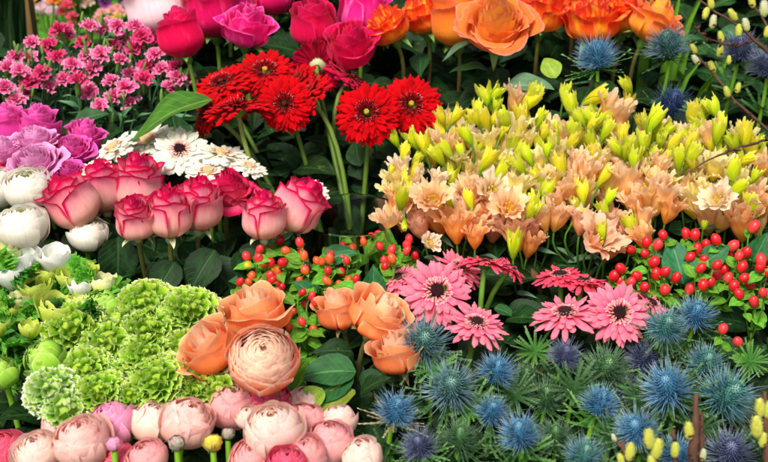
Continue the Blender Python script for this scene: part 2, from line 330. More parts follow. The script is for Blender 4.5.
# other
M['black'] = plain_mat('black_plastic', W((0, '0E0F10'), (1, '121314')), rough=.6, spec=.2, nscale=30)  # trough black, also standing in for deep shade under the flowers
M['wood'] = plain_mat('dark_stained_wood', W((0, '17120E'), (1, '1C1610')), rough=.8, nscale=12)
M['tanwood'] = plain_mat('weathered_tan_wood', W((0, '84683C'), (1, '74582F')), rough=.8, nscale=14)
M['kraft'] = plain_mat('brown_kraft_paper', W((0, 'A07C58'), (1, 'B08C68')), rough=.85, nscale=40, var=.2, trans=.15, bstr=.6)
M['terracotta'] = plain_mat('terracotta', W((0, '7C3828'), (1, '8C4430')), rough=.85, nscale=40)
M['ground'] = plain_mat('dark_wet_paving', W((0, '0F0F0E'), (1, '0F0F0E')), rough=.8, nscale=6)  # base colour darkened to stand in for shade on the paving

def glass_mat():
    m = bpy.data.materials.new('clear_glass'); m.use_nodes = True
    p = m.node_tree.nodes['Principled BSDF']
    p.inputs['Base Color'].default_value = (.92, .97, .95, 1); p.inputs['Roughness'].default_value = .03
    p.inputs['Transmission Weight'].default_value = 1.0; p.inputs['IOR'].default_value = 1.2
    return m
M['glass'] = glass_mat()

# ------------------------------------------------------------------ bloom shapes (unit radius about 1, z up, centred)
def rose_mesh(name, seed, N=26, height=1.25, openn=0.25, reflex=0.25, close=0.35, dome=0.1, rmin=0.12, pw=0.75, A0=1.5, A1=0.95, pointy=0.0, ruf=0.03, nu=13, nv=12, outer_open=0.0, shut=0.0):
    rg = np.random.default_rng(seed); mb = MB()
    for k in range(N):
        t = k / (N - 1)
        R = rmin + (0.86 - rmin) * t ** pw
        H = height * (1 - dome * t + rg.uniform(-.035, .035))
        A = A0 + (A1 - A0) * t
        phi = k * 2.39996 + rg.uniform(-.25, .25)
        U, V = UVg(nu, nv)
        top = 1 - (.10 + .05 * rg.random()) * np.abs(U) ** 3.2 + pointy * np.exp(-(U / .22) ** 2) * .06
        v = V * top
        b = np.sin(PI / 2 * np.clip(v / .5, 0, 1)) ** .75
        rt = R * (1 - close * (1 - t) - shut * t) + openn * t * .4 + outer_open * max(0, (t - .6) / .4) * .5
        s = sst(v, .45, 1.0)
        r = R * b * (1 - s) + rt * s
        z = H * (.12 * v + .88 * v ** 1.25)
        w = max(0, (t - .45) / .55) * (0.7 + .6 * rg.random())
        vv = np.clip((v - .66) / .34, 0, 1)
        r = r + reflex * w * vv ** 2 + .10 * w * np.abs(U) ** 3 * v + outer_open * max(0, (t - .6) / .4) * .3 * v
        z = z - reflex * w * .75 * vv ** 3 - outer_open * max(0, (t - .7) / .3) * .38 * v ** 1.5
        ph = rg.uniform(0, 6.28); amp = ruf * (.5 + t)
        r = r + amp * np.sin(U * 3.2 + ph) * v ** 2 + amp * .6 * np.sin(U * 7 + 2 * ph) * v ** 4
        z = z + amp * .8 * np.sin(U * 4 + ph * 1.7) * v ** 3
        r = r + (.03 + .03 * t) * U * np.sign(rg.random() - .5) * v
        z = z + .035 * np.sin(U * 2.2 + ph * 2.3) * v ** 2
        ang = phi + U * A * (.75 + .25 * np.sin(PI * np.clip(v, 0, 1) ** .8 * .8))
        cr = (.014 * np.sin(U * 8 + V * 6 + ph) + .010 * np.sin(U * 15 - V * 9 + ph * 3) + .008 * np.sin(V * 19 + U * 4 + ph * 5)) * v * (.3 + t)
        r = r + cr
        edge = np.maximum(np.abs(U) ** 4 * np.clip(v * 1.6, 0, 1), V ** 6)
        put(mb, r * np.cos(ang), r * np.sin(ang), z - height * .5, U, V, edge, rg.random(), t)
    return mb.mesh(name, True)

def ranunculus_mesh(name, seed, N=34, hole=0.2, squash=.86, loose=.05, nu=13, nv=10, lift=.55, vary=.0, Aout=1.0):
    rg = np.random.default_rng(seed); mb = MB()
    for k in range(N):
        t = k / (N - 1)
        R = .16 + .84 * t ** .85
        phi = k * 2.39996 + rg.uniform(-.3, .3)
        U, V = UVg(nu, nv)
        top = 1 - (.10 + .04 * rg.random()) * np.abs(U) ** 2.5
        v = V * top
        # polar angle from the south pole; outer petals stop lower and leave a ring of edges
        amax = PI * (1 - hole * (.55 + .9 * t) + rg.uniform(-.03, .03))
        amax *= 1 - vary * rg.random() * sst(np.array(t), .3, .9)
        a = amax * (.04 + .96 * v)
        r = R * np.sin(a) ** .9 if False else R * np.maximum(np.sin(a), 0)
        z = -R * np.cos(a) * squash
        z = z + (1 - t) * lift
        ph = rg.uniform(0, 6.28)
        fl = loose * rg.uniform(.2, 1.6) * (.35 + .65 * t)
        vv = np.clip((v - .6) / .4, 0, 1)
        r = r + fl * vv ** 1.5 + .04 * np.sin(U * 4 + ph) * v ** 3 * (.3 + .7 * t) + .09 * t * np.abs(U) ** 3 * v + .02 * t * U * v
        z = z + .035 * np.sin(U * 5 + ph) * v ** 3
        cr = (.012 * np.sin(U * 8 + V * 6 + ph) + .010 * np.sin(U * 17 - V * 7 + ph * 3)) * v * (.3 + .7 * t)
        r = r + cr
        A = 1.25 if t < .5 else Aout
        ang = phi + U * A
        edge = np.maximum(np.abs(U) ** 5 * np.clip(v * 1.5, 0, 1), V ** 7)
        put(mb, r * np.cos(ang), r * np.sin(ang), z, U, V, edge, rg.random(), t)
    return mb.mesh(name, True)

def frame_of(d):
    d = d / np.linalg.norm(d)
    a = np.cross([0, 0, 1.0], d); n = np.linalg.norm(a)
    a = a / n if n > 1e-4 else np.array([1.0, 0, 0])
    return d, a, np.cross(d, a)

def pompon_mesh(name, seed, N=85, frill=.07, amax=112, hollow=.0, squash=.85):
    rg = np.random.default_rng(seed); mb = MB()
    th = np.linspace(0.04, PI, 10)
    lathe(mb, [(.62 * math.sin(a), .62 * math.cos(a) * squash) for a in th][::-1], 12, .3, 0)
    zs = np.linspace(1, math.cos(math.radians(amax)), N)
    for i in range(N):
        z = zs[i]; phi = i * 2.39996 + rg.uniform(-.12, .12)
        st = math.sqrt(max(0, 1 - z * z))
        d, a, b = frame_of(np.array([st * math.cos(phi) + 1e-3, st * math.sin(phi), z]))
        U, V = UVg(15, 6)
        wid = .27 + .12 * st + rg.uniform(-.05, .05)
        L = rg.uniform(.93, 1.03) * (1 - hollow * math.exp(-(st / .3) ** 2))
        l0 = .48
        ph = rg.uniform(0, 6.28)
        rad = l0 + (L - l0) * V * (1 - .05 * np.abs(U) ** 3)
        x = U * wid * (.6 + .4 * V)
        cup = -.20 * U ** 2 * (.5 + .5 * V) + .05 * V ** 2
        fr = frill * (.55 * np.sin(U * 8 + ph) * V ** 1.5 + .45 * np.sin(U * 14 + 2 * ph) * V ** 3)
        rad = rad + .035 * np.sin(U * 19 + ph * 3) * V ** 6
        x = x + .03 * np.sin(U * 11 + ph) * V ** 3
        off = -cup + fr
        P = d[None, None] * rad[..., None] + a[None, None] * x[..., None] - b[None, None] * (off[..., None])
        P[..., 2] *= squash
        put(mb, P[..., 0], P[..., 1], P[..., 2], U, V, V ** 4, rg.random(), st)
    return mb.mesh(name)

def ray(mb, phi, r0, r1, w, elev, droop, z0, cup, rg, layer, nu=5, nv=9, notch=.06, twist=.12):
    U, V = UVg(nu, nv)
    tip = 1 - .10 * U ** 2 - notch * np.exp(-(U / .3) ** 2) * .6
    L = (r1 - r0)
    rad = r0 + L * V * tip
    prof = (.42 + .58 * np.sin(PI * np.clip(V * .62 + .06, 0, 1))) * np.sqrt(np.clip(1.03 - np.clip((V - .80) / .21, 0, 1) ** 2.4, 0.02, 1))
    x = U * w * prof
    tw = rg.uniform(-twist, twist) * V
    z = z0 + math.tan(elev) * (rad - r0) + droop * V ** 2 * L - cup * w * (U ** 2) * 1.0 + x * np.sin(tw) + .012 * np.cos(U * 6.2) * w / .1 * .3
    x = x * np.cos(tw) + rg.uniform(-.05, .05) * V ** 2 * L
    c, s = math.cos(phi), math.sin(phi)
    put(mb, rad * c - x * s, rad * s + x * c, z, U, V, np.maximum(np.abs(U) ** 4 * .9, V ** 9), rg.random(), layer)

def gerbera_rays(name, seed, rings, droop=-.10, jit=.20):
    rg = np.random.default_rng(seed); mb = MB()
    for li, (n, r0, r1, w, elev, z0) in enumerate(rings):
        for i in range(n):
            if rg.random() < .03: continue
            ray(mb, 2 * PI * (i + .5 * (li % 2)) / n + rg.uniform(-.5, .5) * jit, r0, r1 * rg.uniform(.88, 1.05), w * rg.uniform(.88, 1.1), elev + rg.uniform(-.09, .09),
                droop + rg.uniform(-.30, .14), z0 + rg.uniform(-.012, .012), rg.uniform(.1, .5), rg, li / len(rings))
    return mb.mesh(name)

def florets(name, seed, n, r0, r1, rout, z0, w=.022, elev=.6):
    rg = np.random.default_rng(seed); mb = MB()
    for i in range(n):
        a = rg.uniform(0, 2 * PI); rr = r0 + (r1 - r0) * math.sqrt(rg.random())
        ray(mb, a, rr, rr + rout * rg.uniform(.6, 1.2), w, elev * rg.uniform(.6, 1.4) * (1.5 - rr / r1), -.2, z0 + .04 * (1 - (rr / r1) ** 2), .2, rg, 0, 3, 4)
    return mb.mesh(name)

def disc_mesh(name, seed, R, hgt, n=110, dot=.018):
    rg = np.random.default_rng(seed); mb = MB()
    lathe(mb, [(0.002, hgt * .75), (R * .35, hgt * .9), (R * .7, hgt), (R * .93, hgt * .7), (R, 0)][::-1], 18, .5, 0)
    for i in range(n):
        rr = R * math.sqrt((i + .5) / n) * .97; a = i * 2.39996
        c = np.array([rr * math.cos(a), rr * math.sin(a), hgt * (.85 + .12 * math.sin(rr / R * 3))])
        U = np.linspace(0, 2 * PI, 5)[:-1]
        prof = [(dot, 0), (dot * .9, dot * 1.3), (.001, dot * 2.0)]
        X = np.cos(U)[:, None] * np.array([p[0] for p in prof])[None] + c[0]
        Y = np.sin(U)[:, None] * np.array([p[0] for p in prof])[None] + c[1]
        Z = np.repeat(np.array([p[1] for p in prof])[None], 4, 0) + c[2]
        V = np.repeat(np.linspace(0, 1, 3)[None], 4, 0)
        put(mb, X, Y, Z, V * 0, V, V * 0, rg.random(), 1, wrap=True)
    return mb.mesh(name)

def calyx_dome(name, R, depth, n=26, seed=0, stalk=.1):
    """cup of green bracts under a daisy head"""
    rg = np.random.default_rng(seed); mb = MB()
    lathe(mb, [(stalk, -depth), (R * .45, -depth * .92), (R * .8, -depth * .55), (R, -.02)], 18, .4, 0)
    for li, (f, l) in enumerate(((.5, .5), (.8, .55))):
        for i in range(n):
            phi = 2 * PI * (i + .5 * li) / n
            U, V = UVg(3, 4)
            r = (R * f + .03) + R * .35 * V + .02; z = -depth * (1.02 - f) * 1.1 + depth * l * V - .02
            x = U * R * .12 * (1 - V ** 2) 
            c, s = math.cos(phi), math.sin(phi)
            put(mb, r * c - x * s, r * s + x * c, z, U, V, V ** 4, rg.random(), .5)
    return mb.mesh(name)

def sepals_mesh(name, seed, n=5, L=.8, w=.16, r0=.10, drop=-.25, up=.2, hip=.18, toothy=True):
    """hip and reflexed sepals of a rose; origin at the bloom's foot"""
    rg = np.random.default_rng(seed); mb = MB()
    lathe(mb, [(.06, -hip * 1.9), (hip * .7, -hip * 1.5), (hip, -hip * .8), (hip * .9, -.02), (hip * .6, .06)], 12, .4, 0)
    for i in range(n):
        phi = 2 * PI * i / n + rg.uniform(-.2, .2)
        U, V = UVg(5, 9)
        l = L * rg.uniform(.75, 1.2); dd = rg.uniform(-.75, .35) if drop < 0 else rg.uniform(0, .6)
        rad = r0 + l * (V * .75 + .1 * np.sin(V * 3)); z = up * V - (.05 - dd * l) * V ** 2 + .03
        x = U * w * np.sin(PI * (.16 + .84 * V) ** .8) ** .8 * (1 - .25 * V)
        z = z + .10 * U ** 2 * w * 3
        rad = rad + .08 * np.sin(V * 5 + i)* V
        c, s = math.cos(phi), math.sin(phi)
        put(mb, rad * c - x * s, rad * s + x * c, z, U, V, V, rg.random(), .5)
    return mb.mesh(name)

def carnation_mesh(name, seed, N=13):
    rg = np.random.default_rng(seed); mb = MB()
    for k in range(N):
        t = k / (N - 1); phi = k * 2.39996 + rg.uniform(-.3, .3)
        U, V = UVg(13, 7)
        ph = rg.uniform(0, 6.28)
        top = 1 - .12 * U ** 4 + .035 * np.sign(np.sin(U * 22 + ph)) 
        v = V * top
        out = .25 + .75 * t
        r = .07 + (out - .07) * v ** 1.6
        z = -.35 + (1.0 - .62 * t + rg.uniform(-.08, .08)) * np.sin(PI / 2 * v) + .13 * np.sin(U * 6 + ph) * v ** 2.5
        r = r + .10 * np.sin(U * 7 + ph * 2) * v ** 3
        ang = phi + U * (.62 + .25 * (1 - t))
        put(mb, r * np.cos(ang), r * np.sin(ang), z, U, V, np.maximum(V ** 5, np.abs(U) ** 6 * V), rg.random(), t)
    return mb.mesh(name, True)

def lisianthus_mesh(name, seed, N=8, flare=1.0, L=1.55):
    rg = np.random.default_rng(seed); mb = MB()
    for k in range(N):
        t = k / (N - 1); phi = k * 2.39996 + rg.uniform(-.2, .2)
        U, V = UVg(23, 14)
        ph = rg.uniform(0, 6.28)
        top = 1 - .20 * np.abs(U) ** 2.2 + .035 * np.sin(U * 11 + ph)
        v = V * top
        rr = (.55 + .45 * t) * flare
        r = .10 + .42 * (.6 + .4 * t) * np.sin(PI / 2 * np.clip(v / .55, 0, 1)) + (rr - .48) * sst(v, .5, 1.05) * 1.0
        z = L * (v ** .95) - .5 * L * (.25 * flare * t) * sst(v, .7, 1.1) - L * .55
        a = .11
        r = r + a * np.sin(U * 5 + ph) * v ** 3 + a * .7 * np.sin(U * 12 + 2 * ph) * v ** 6
        z = z + a * 1.2 * np.sin(U * 6 + ph * 1.3) * v ** 3 + a * .5 * np.sin(U * 15 + ph) * v ** 6
        r = r + .03 * np.sin(U * 9 + V * 8 + ph * 2) * v ** 1.5
        ang = phi + U * (.85 - .1 * t) + .06 * np.sin(V * 6 + ph)
        put(mb, r * np.cos(ang), r * np.sin(ang), z, U, V, np.maximum(V ** 6, np.abs(U) ** 6 * V), rg.random(), t)
    return mb.mesh(name, True)

def lbud_mesh(name, seed, N=6, openn=.1, L=2.6):
    """half-opened bud of twisted, ragged-tipped petals; sits on its foot at z=-1.3"""
    rg = np.random.default_rng(seed); mb = MB()
    for k in range(N):
        t = k / (N - 1); phi = k * 2.39996 + rg.uniform(-.2, .2)
        U, V = UVg(9, 11)
        ph = rg.uniform(0, 6.28)
        top = (1 - .30 * np.abs(U) ** 1.5 + .10 * np.sin(U * 8 + ph)) * rg.uniform(.78, 1.05)
        v = V * top
        r = .06 + (.40 + .22 * t) * np.sin(PI * np.clip(.04 + .70 * v, 0, 1)) ** 1.1
        r = r + (openn + rg.uniform(0, .22)) * sst(v, .65, 1.0) + .05 * np.sin(U * 5 + ph) * v ** 2
        z = -1.3 + L * v
        ang = phi + U * (.95 - .2 * t) + .9 * v + .15 * np.sin(v * 9 + ph)
        put(mb, r * np.cos(ang), r * np.sin(ang), z, U, V, np.maximum(V ** 6, np.abs(U) ** 6 * V), rg.random(), t)
    for i in range(5):
        phi = 2 * PI * i / 5 + rg.uniform(-.3, .3)
        U, V = UVg(3, 6)
        r = .12 + .42 * np.sin(V * 1.4) ; z = -1.32 + rg.uniform(.7, 1.2) * V ** 1.1
        x = U * .07 * (1 - V)
        c, s = math.cos(phi), math.sin(phi)
        put(mb, r * c - x * s, r * s + x * c, z, U, V * .2, V * 0, rg.random() * .4, .5)
    return mb.mesh(name)

def thistle_spines(name, seed, n=170, cone=(.38, .66), lmin=.55, lmax=1.0, t0=26, t1=118):
    """fine needles all round a cone"""
    rg = np.random.default_rng(seed); mb = MB()
    for i in range(n):
        th = math.radians(t0 + (t1 - t0) * rg.random() ** .75); phi = rg.uniform(0, 2 * PI)
        d = np.array([math.sin(th) * math.cos(phi), math.sin(th) * math.sin(phi), math.cos(th)])
        b = np.array([cone[0] * d[0], cone[0] * d[1], cone[1] * d[2] * .8])
        L = (lmin + (lmax - lmin) * rg.random()) * (.62 + .38 * math.sin(th)) 
        dd = d + np.array([0, 0, .35]) + rg.normal(0, .12, 3); dd /= np.linalg.norm(dd)
        _, a, c = frame_of(dd)
        V = np.array([0, .5, 1.0])
        w = np.array([.015, .011, .001])
        bend = np.array([0, 0, 1.0]) * rg.uniform(-.25, .25) + rg.normal(0, .08, 3)
        mid = b[None] + dd[None] * (V * L)[:, None] + bend[None] * (V ** 2)[:, None] * L
        ths = np.array([0, 2 * PI / 3, 4 * PI / 3])
        P = mid[None] + w[None, :, None] * (np.cos(ths)[:, None, None] * a + np.sin(ths)[:, None, None] * c)
        Vg = np.repeat(V[None], 3, 0)
        put(mb, P[..., 0], P[..., 1], P[..., 2], Vg * 0, .15 + .85 * Vg, Vg * 0, rg.random(), 0, wrap=True)
    return mb.mesh(name)

def thistle_cone(name, seed, cone=(.38, .66), n=300):
    rg = np.random.default_rng(seed); mb = MB()
    th = np.linspace(.03, PI * .97, 12)
    lathe(mb, [(cone[0] * math.sin(a), cone[1] * math.cos(a)) for a in th][::-1], 14, .3, 0)
    for i in range(n):
        z = 1 - 1.75 * (i + .5) / n; st = math.sqrt(max(0, 1 - z * z)); phi = i * 2.39996
        d = np.array([st * math.cos(phi), st * math.sin(phi), z])
        b = np.array([cone[0] * d[0], cone[0] * d[1], cone[1] * d[2]])
        nrm = np.array([d[0] / cone[0], d[1] / cone[0], d[2] / cone[1]]); nrm /= np.linalg.norm(nrm)
        _, a, c = frame_of(nrm)
        V = np.array([0, .35, 1.0]); w = np.array([.026, .026, .003]); L = .11 * rg.uniform(.8, 1.5)
        ths = np.linspace(0, 2 * PI, 5)[:-1]
        mid = b[None] + nrm[None] * (V * L)[:, None]
        P = mid[None] + w[None, :, None] * (np.cos(ths)[:, None, None] * a + np.sin(ths)[:, None, None] * c)
        Vg = np.repeat(V[None], 4, 0)
        put(mb, P[..., 0], P[..., 1], P[..., 2], Vg * 0, .2 + .8 * Vg, Vg * 0, rg.random(), 0, wrap=True)
    return mb.mesh(name)

def spiny_blade(mb, o, d, up, L, w, rg, teeth=4, curl=.15):
    """one stiff spiny leaf blade: a narrow strip with pairs of side spines"""
    d = d / np.linalg.norm(d); a = np.cross(d, up); a /= np.linalg.norm(a) + 1e-9; n = np.cross(a, d)
    nv = 2 * teeth + 3
    V = np.linspace(0, 1, nv); U3 = np.array([-1, 0, 1.0])
    saw = np.where(np.arange(nv) % 2 == 1, 1.0, .30); saw[-1] = 0.02; saw[0] = .3
    U, Vg = np.meshgrid(U3, V, indexing='ij')
    wid = w * saw * (1 - .55 * V)
    fwd = np.where(np.arange(nv) % 2 == 1, .13, 0.0)
    s = Vg * L + np.abs(U) * fwd[None] * L
    x = U * wid[None]
    z = curl * L * Vg ** 2 + .35 * np.abs(x)
    P = o + d * s[..., None] + a * x[..., None] + n * z[..., None]
    put(mb, P[..., 0], P[..., 1], P[..., 2], U, np.clip(.25 + .5 * Vg + .35 * np.abs(U), 0, 1), Vg * 0, rg.random(), 0)

def thistle_bracts(name, seed, n=18, L=1.5, w=.10, z0=-.42, lo=-.5, hi=.25):
    rg = np.random.default_rng(seed); mb = MB()
    for i in range(n):
        phi = 2 * PI * i / n + rg.uniform(-.2, .2); e = rg.uniform(lo, hi)
        d = np.array([math.cos(phi) * math.cos(e), math.sin(phi) * math.cos(e), math.sin(e)])
        spiny_blade(mb, np.array([0, 0, z0]) + .12 * d, d, np.array([0, 0, 1.0]), L * rg.uniform(.65, 1.15), w * rg.uniform(.7, 1.2), rg, 4, rg.uniform(-.05, .3))
    return mb.mesh(name)

def thistle_leaf(name, seed, fingers=7, L=1.0):
    """palmate leaf of narrow spiny fingers, foot at the origin, along +Y, face +Z"""
    rg = np.random.default_rng(seed); mb = MB()
    for i in range(fingers):
        a = (i / (fingers - 1) - .5) * 2.6 + rg.uniform(-.12, .12)
        l = L * (1 - .35 * abs(a) / 1.3) * rg.uniform(.8, 1.1)
        d = np.array([math.sin(a), math.cos(a), rg.uniform(-.05, .3)])
        spiny_blade(mb, np.zeros(3), d, np.array([0, 0, 1.0]), l, .075, rg, 7, rg.uniform(-.2, .25))
    return mb.mesh(name)

def leaf_mesh(name, seed, w=.32, droop=.35, fold=.25, serr=.02, tipp=1.0, wave=.02, nu=7, nv=15):
    """ovate leaf, foot at the origin, along +Y, length 1"""
    rg = np.random.default_rng(seed); mb = MB()
    U, V = UVg(nu, nv)
    pr = np.sin(PI * V ** .75) ** .85 * (1 - .35 * V ** 3 * tipp)
    pr[:, 0] = 0.02; pr[:, -1] = 0.01
    saw = 1 + serr * np.where(np.arange(nv) % 2 == 0, 1, -1)[None] * np.abs(U) ** 2
    x = U * w * pr * saw
    z = -droop * V ** 2 + fold * np.abs(x) + wave * np.sin(V * 11 + rg.uniform(0, 6)) * np.abs(U) ** 2
    y = V * (1 - .25 * droop * V)
    put(mb, x, y, z, U, V, np.abs(U) ** 4, rg.random(), 0)
    return mb.mesh(name)

def frill_leaf_mesh(name, seed, lobes=6):
    """deeply cut, ruffled leaf along +Y"""
    rg = np.random.default_rng(seed); mb = MB()
    for i in range(lobes):
        a = (i / (lobes - 1) - .5) * 2.3; l = (1 - .3 * abs(a)) * rg.uniform(.8, 1.1)
        for j in range(3):
            b = a + (j - 1) * .22; ll = l * (1 if j == 1 else .82)
            U, V = UVg(5, 8)
            x = U * .12 * (.35 + np.sin(PI * V ** 1.3)) * (1 + .25 * np.sin(V * 16 + i)) * np.where(V > .97, .5, 1)
            y = V * ll; z = .14 * np.sin(V * 5 + i + j) * V - .25 * V ** 2 * rg.uniform(-.6, 1.2) + .9 * np.abs(x) + .06 * np.sin(U * 3 + V * 8)
            c, s = math.cos(b), math.sin(b)
            put(mb, x * c + y * s, -x * s + y * c, z, U, V, V ** 6, rg.random(), 0)
    return mb.mesh(name)

def collar_mesh(name, seed, n=9, L=1.25, e0=.1):
    """ruff of finely cut green leaves under an anemone"""
    rg = np.random.default_rng(seed); mb = MB()
    for i in range(n):
        phi = 2 * PI * i / n
        for j in range(3):
            b = phi + (j - 1) * .24; ll = L * (1 if j == 1 else .8) * rg.uniform(.8, 1.1); e = e0 + rg.uniform(-.2, .5)
            U, V = UVg(5, 8)
            x = U * .13 * (.35 + np.sin(PI * V ** 1.3)); x[:, -1] *= .3
            rad = .15 + V * ll * math.cos(e); z = -.75 + V * ll * math.sin(e) + .1 * np.sin(V * 6 + i) + .6 * np.abs(x)
            c, s = math.cos(b), math.sin(b)
            put(mb, rad * c - x * s, rad * s + x * c, z, U, V, V ** 6, rg.random(), 0)
    return mb.mesh(name)

def cup_mesh(name, seed, N=8, openn=.2, pointy=.2, L=1.7):
    """simple cup of broad petals (anemone in bud)"""
    rg = np.random.default_rng(seed); mb = MB()
    for k in range(N):
        t = k / (N - 1); phi = k * 2.39996 + rg.uniform(-.2, .2)
        U, V = UVg(11, 9)
        ph = rg.uniform(0, 6.28)
        v = V * (1 - .18 * np.abs(U) ** 2 + pointy * .3 * np.exp(-(U / .3) ** 2) - pointy * .2 + .02 * np.sin(U * 9 + ph))
        r = .08 + (.55 + .35 * t) * np.sin(PI * np.clip(.02 + .62 * v, 0, 1)) ** .9 + openn * t * sst(v, .5, 1.1) * rg.uniform(.5, 1.4) + .04 * np.sin(U * 4 + ph) * v ** 2
        z = -.85 + L * v * (1 - .12 * openn * t)
        ang = phi + U * (1.1 - .2 * t)
        put(mb, r * np.cos(ang), r * np.sin(ang), z, U, V, np.maximum(V ** 6, np.abs(U) ** 6 * V), rg.random(), t)
    return mb.mesh(name)

def berry_mesh():
    mb = MB()
    prof = [(.03, -1.1), (.45, -1.02), (.80, -.62), (.97, -.05), (.92, .45), (.66, .88), (.30, 1.10), (.09, 1.20), (.02, 1.34)]
    lathe(mb, prof, 14, .5, 0)
    return mb.mesh('berry')

def berry_calyx(name, seed):
    rg = np.random.default_rng(seed); mb = MB()
    for i in range(5):
        phi = 2 * PI * i / 5 + rg.uniform(-.2, .2)
        U, V = UVg(5, 7)
        l = rg.uniform(1.0, 1.5)
        x = U * .36 * np.sin(PI * (.12 + .86 * V)); rad = .1 + l * V; z = -1.12 + .15 * V + rg.uniform(-.5, .6) * V ** 2 + .3 * np.abs(x)
        c, s = math.cos(phi), math.sin(phi)
        put(mb, rad * c - x * s, rad * s + x * c, z, U, V, V ** 4, rg.random(), 0)
    return mb.mesh(name)

def catkin_mesh(name, seed, slim=.46):
    rg = np.random.default_rng(seed); mb = MB()
    a = np.linspace(.03, PI * .985, 14)
    prof = [(slim * math.sin(x) ** .8 * (1 + .12 * math.cos(x)) , -math.cos(x)) for x in a]
    lathe(mb, prof, 14, .5, 0)
    for i in range(160):        # silky hairs
        z = rg.uniform(-.7, .98); phi = rg.uniform(0, 2 * PI); r = slim * math.sqrt(1 - z * z) ** .8
        b = np.array([r * math.cos(phi), r * math.sin(phi), z]); d = np.array([math.cos(phi), math.sin(phi), .9 + z]); d /= np.linalg.norm(d)
        _, aa, cc = frame_of(d)
        V = np.array([0, .5, 1.0]); w = np.array([.03, .02, .002]); mid = b[None] + d[None] * (V * .17)[:, None]
        ths = np.array([0, 2.1, 4.2])
        P = mid[None] + w[None, :, None] * (np.cos(ths)[:, None, None] * aa + np.sin(ths)[:, None, None] * cc)
        Vg = np.repeat(V[None], 3, 0)
        put(mb, P[..., 0], P[..., 1], P[..., 2], Vg * 0, .6 + .4 * Vg, Vg * 0, rg.random(), 0, wrap=True)
    return mb.mesh(name)

def scale_mesh():
    mb = MB(); U, V = UVg(7, 6)
    r = .50 * np.sin(PI * (.05 + .45 * V)); ang = U * 1.3 * (1 - .5 * V); z = -1.03 + .75 * V
    put(mb, r * np.cos(ang), r * np.sin(ang), z, U, V, V, .5, 0)
    return mb.mesh('bud_scale')

G = {}
def variants(key, f, count_, s0, **kw):
    G[key] = [f(key, s0 + 11 * i, **kw) for i in range(count_)]
variants('rose_bud', rose_mesh, 3, 1, N=16, height=1.95, openn=.0, reflex=.16, close=.45, dome=.17, A0=1.6, A1=1.2, ruf=.022, shut=.22, pw=.85)
variants('rose_cup', rose_mesh, 5, 101, N=19, height=1.95, openn=.0, reflex=.22, close=.40, dome=.20, A0=1.45, A1=1.05, pointy=.4, ruf=.042, shut=.18, pw=.80)
variants('rose_open', rose_mesh, 4, 201, N=36, height=1.3, openn=.06, reflex=.34, close=.16, dome=.36, A0=1.1, A1=.80, pointy=.4, ruf=.055, outer_open=.14, shut=.06, pw=.8, rmin=.08)
variants('rose_rosette', rose_mesh, 3, 301, N=40, height=1.2, openn=.05, reflex=.26, close=.08, dome=.28, rmin=.06, pw=.85, A0=1.1, A1=.85, ruf=.05, outer_open=.10, shut=.08)
variants('rose_loose', rose_mesh, 5, 401, N=19, height=1.6, openn=.10, reflex=.32, close=.30, dome=.28, A0=1.4, A1=1.02, pointy=.8, ruf=.05, outer_open=.10, shut=.12, pw=.8)
variants('peach_cup', rose_mesh, 4, 431, N=13, height=1.5, openn=.10, reflex=.22, close=.30, dome=.22, A0=1.5, A1=1.25, pointy=.6, ruf=.055, shut=.10, pw=.75)
variants('garden', ranunculus_mesh, 2, 451, N=64, hole=.235, loose=.06, squash=.82, lift=.66)
variants('ran', ranunculus_mesh, 6, 501, N=32, hole=.085, loose=.19, vary=.24, lift=.72)
variants('ran_open', ranunculus_mesh, 5, 551, N=42, hole=.125, loose=.19, lift=.74, vary=.22)
variants('ran_white', ranunculus_mesh, 3, 581, hole=.13, loose=.20, N=34, squash=.8, lift=.58, vary=.15)
variants('cabbage', ranunculus_mesh, 3, 601, N=46, hole=.05, loose=.12, squash=.95, vary=.62, Aout=.62)
variants('pompon', pompon_mesh, 5, 701, N=76, frill=.11, hollow=.22, squash=.72)
variants('pompon_small', pompon_mesh, 3, 751, N=44, hollow=.35, frill=.09)
PINKR = [(20, .28, 1.0, .092, -.02, -.05), (19, .27, .90, .088, .18, .0), (14, .26, .68, .085, .36, .03)]
variants('gp_rays', gerbera_rays, 3, 801, rings=PINKR)
REDR = [(34, .25, 1.0, .105, -.02, -.05), (34, .24, .98, .10, .06, .0), (34, .22, .88, .09, .15, .03), (34, .2, .72, .07, .26, .05), (36, .16, .54, .045, .36, .06)]
variants('gr_rays', gerbera_rays, 3, 851, rings=REDR, jit=.12)
WHR = [(20, .28, 1.0, .16, .04, -.03), (20, .27, .9, .14, .2, .0), (14, .26, .62, .09, .4, .03)]
variants('gw_rays', gerbera_rays, 3, 891, rings=WHR)
G['gp_flor'] = [florets('inner_florets', 5, 110, .20, .31, .12, .05)]
G['gw_flor'] = [florets('inner_florets', 9, 150, .12, .31, .12, .05)]
G['disc_mid'] = [disc_mesh('centre_disc', 12, .175, .12, 80)]
G['gr_flor'] = [florets('inner_florets', 6, 150, .10, .34, .13, .09, w=.018)]
G['gr_fleck'] = [florets('stamen_ring', 8, 60, .16, .33, .06, .17, w=.007, elev=1.2)]
G['disc'] = [disc_mesh('centre_disc', 3, .225, .11)]
G['disc_small'] = [disc_mesh('centre_disc', 4, .075, .15, 40)]
G['gcalyx'] = [calyx_dome('calyx', .30, .26)]
variants('sepals', sepals_mesh, 4, 901)
variants('carn', carnation_mesh, 5, 951)
variants('lis', lisianthus_mesh, 4, 1001)
variants('lis_open', lisianthus_mesh, 4, 1051, flare=1.12, L=1.45, N=9)
variants('lbud', lbud_mesh, 6, 1101, openn=.16)
variants('lbud_slim', lbud_mesh, 2, 1151, N=4, openn=-.08, L=2.6)
variants('spines', thistle_spines, 4, 1201, n=290, lmin=.40, lmax=.85)
variants('cone', thistle_cone, 2, 1251)
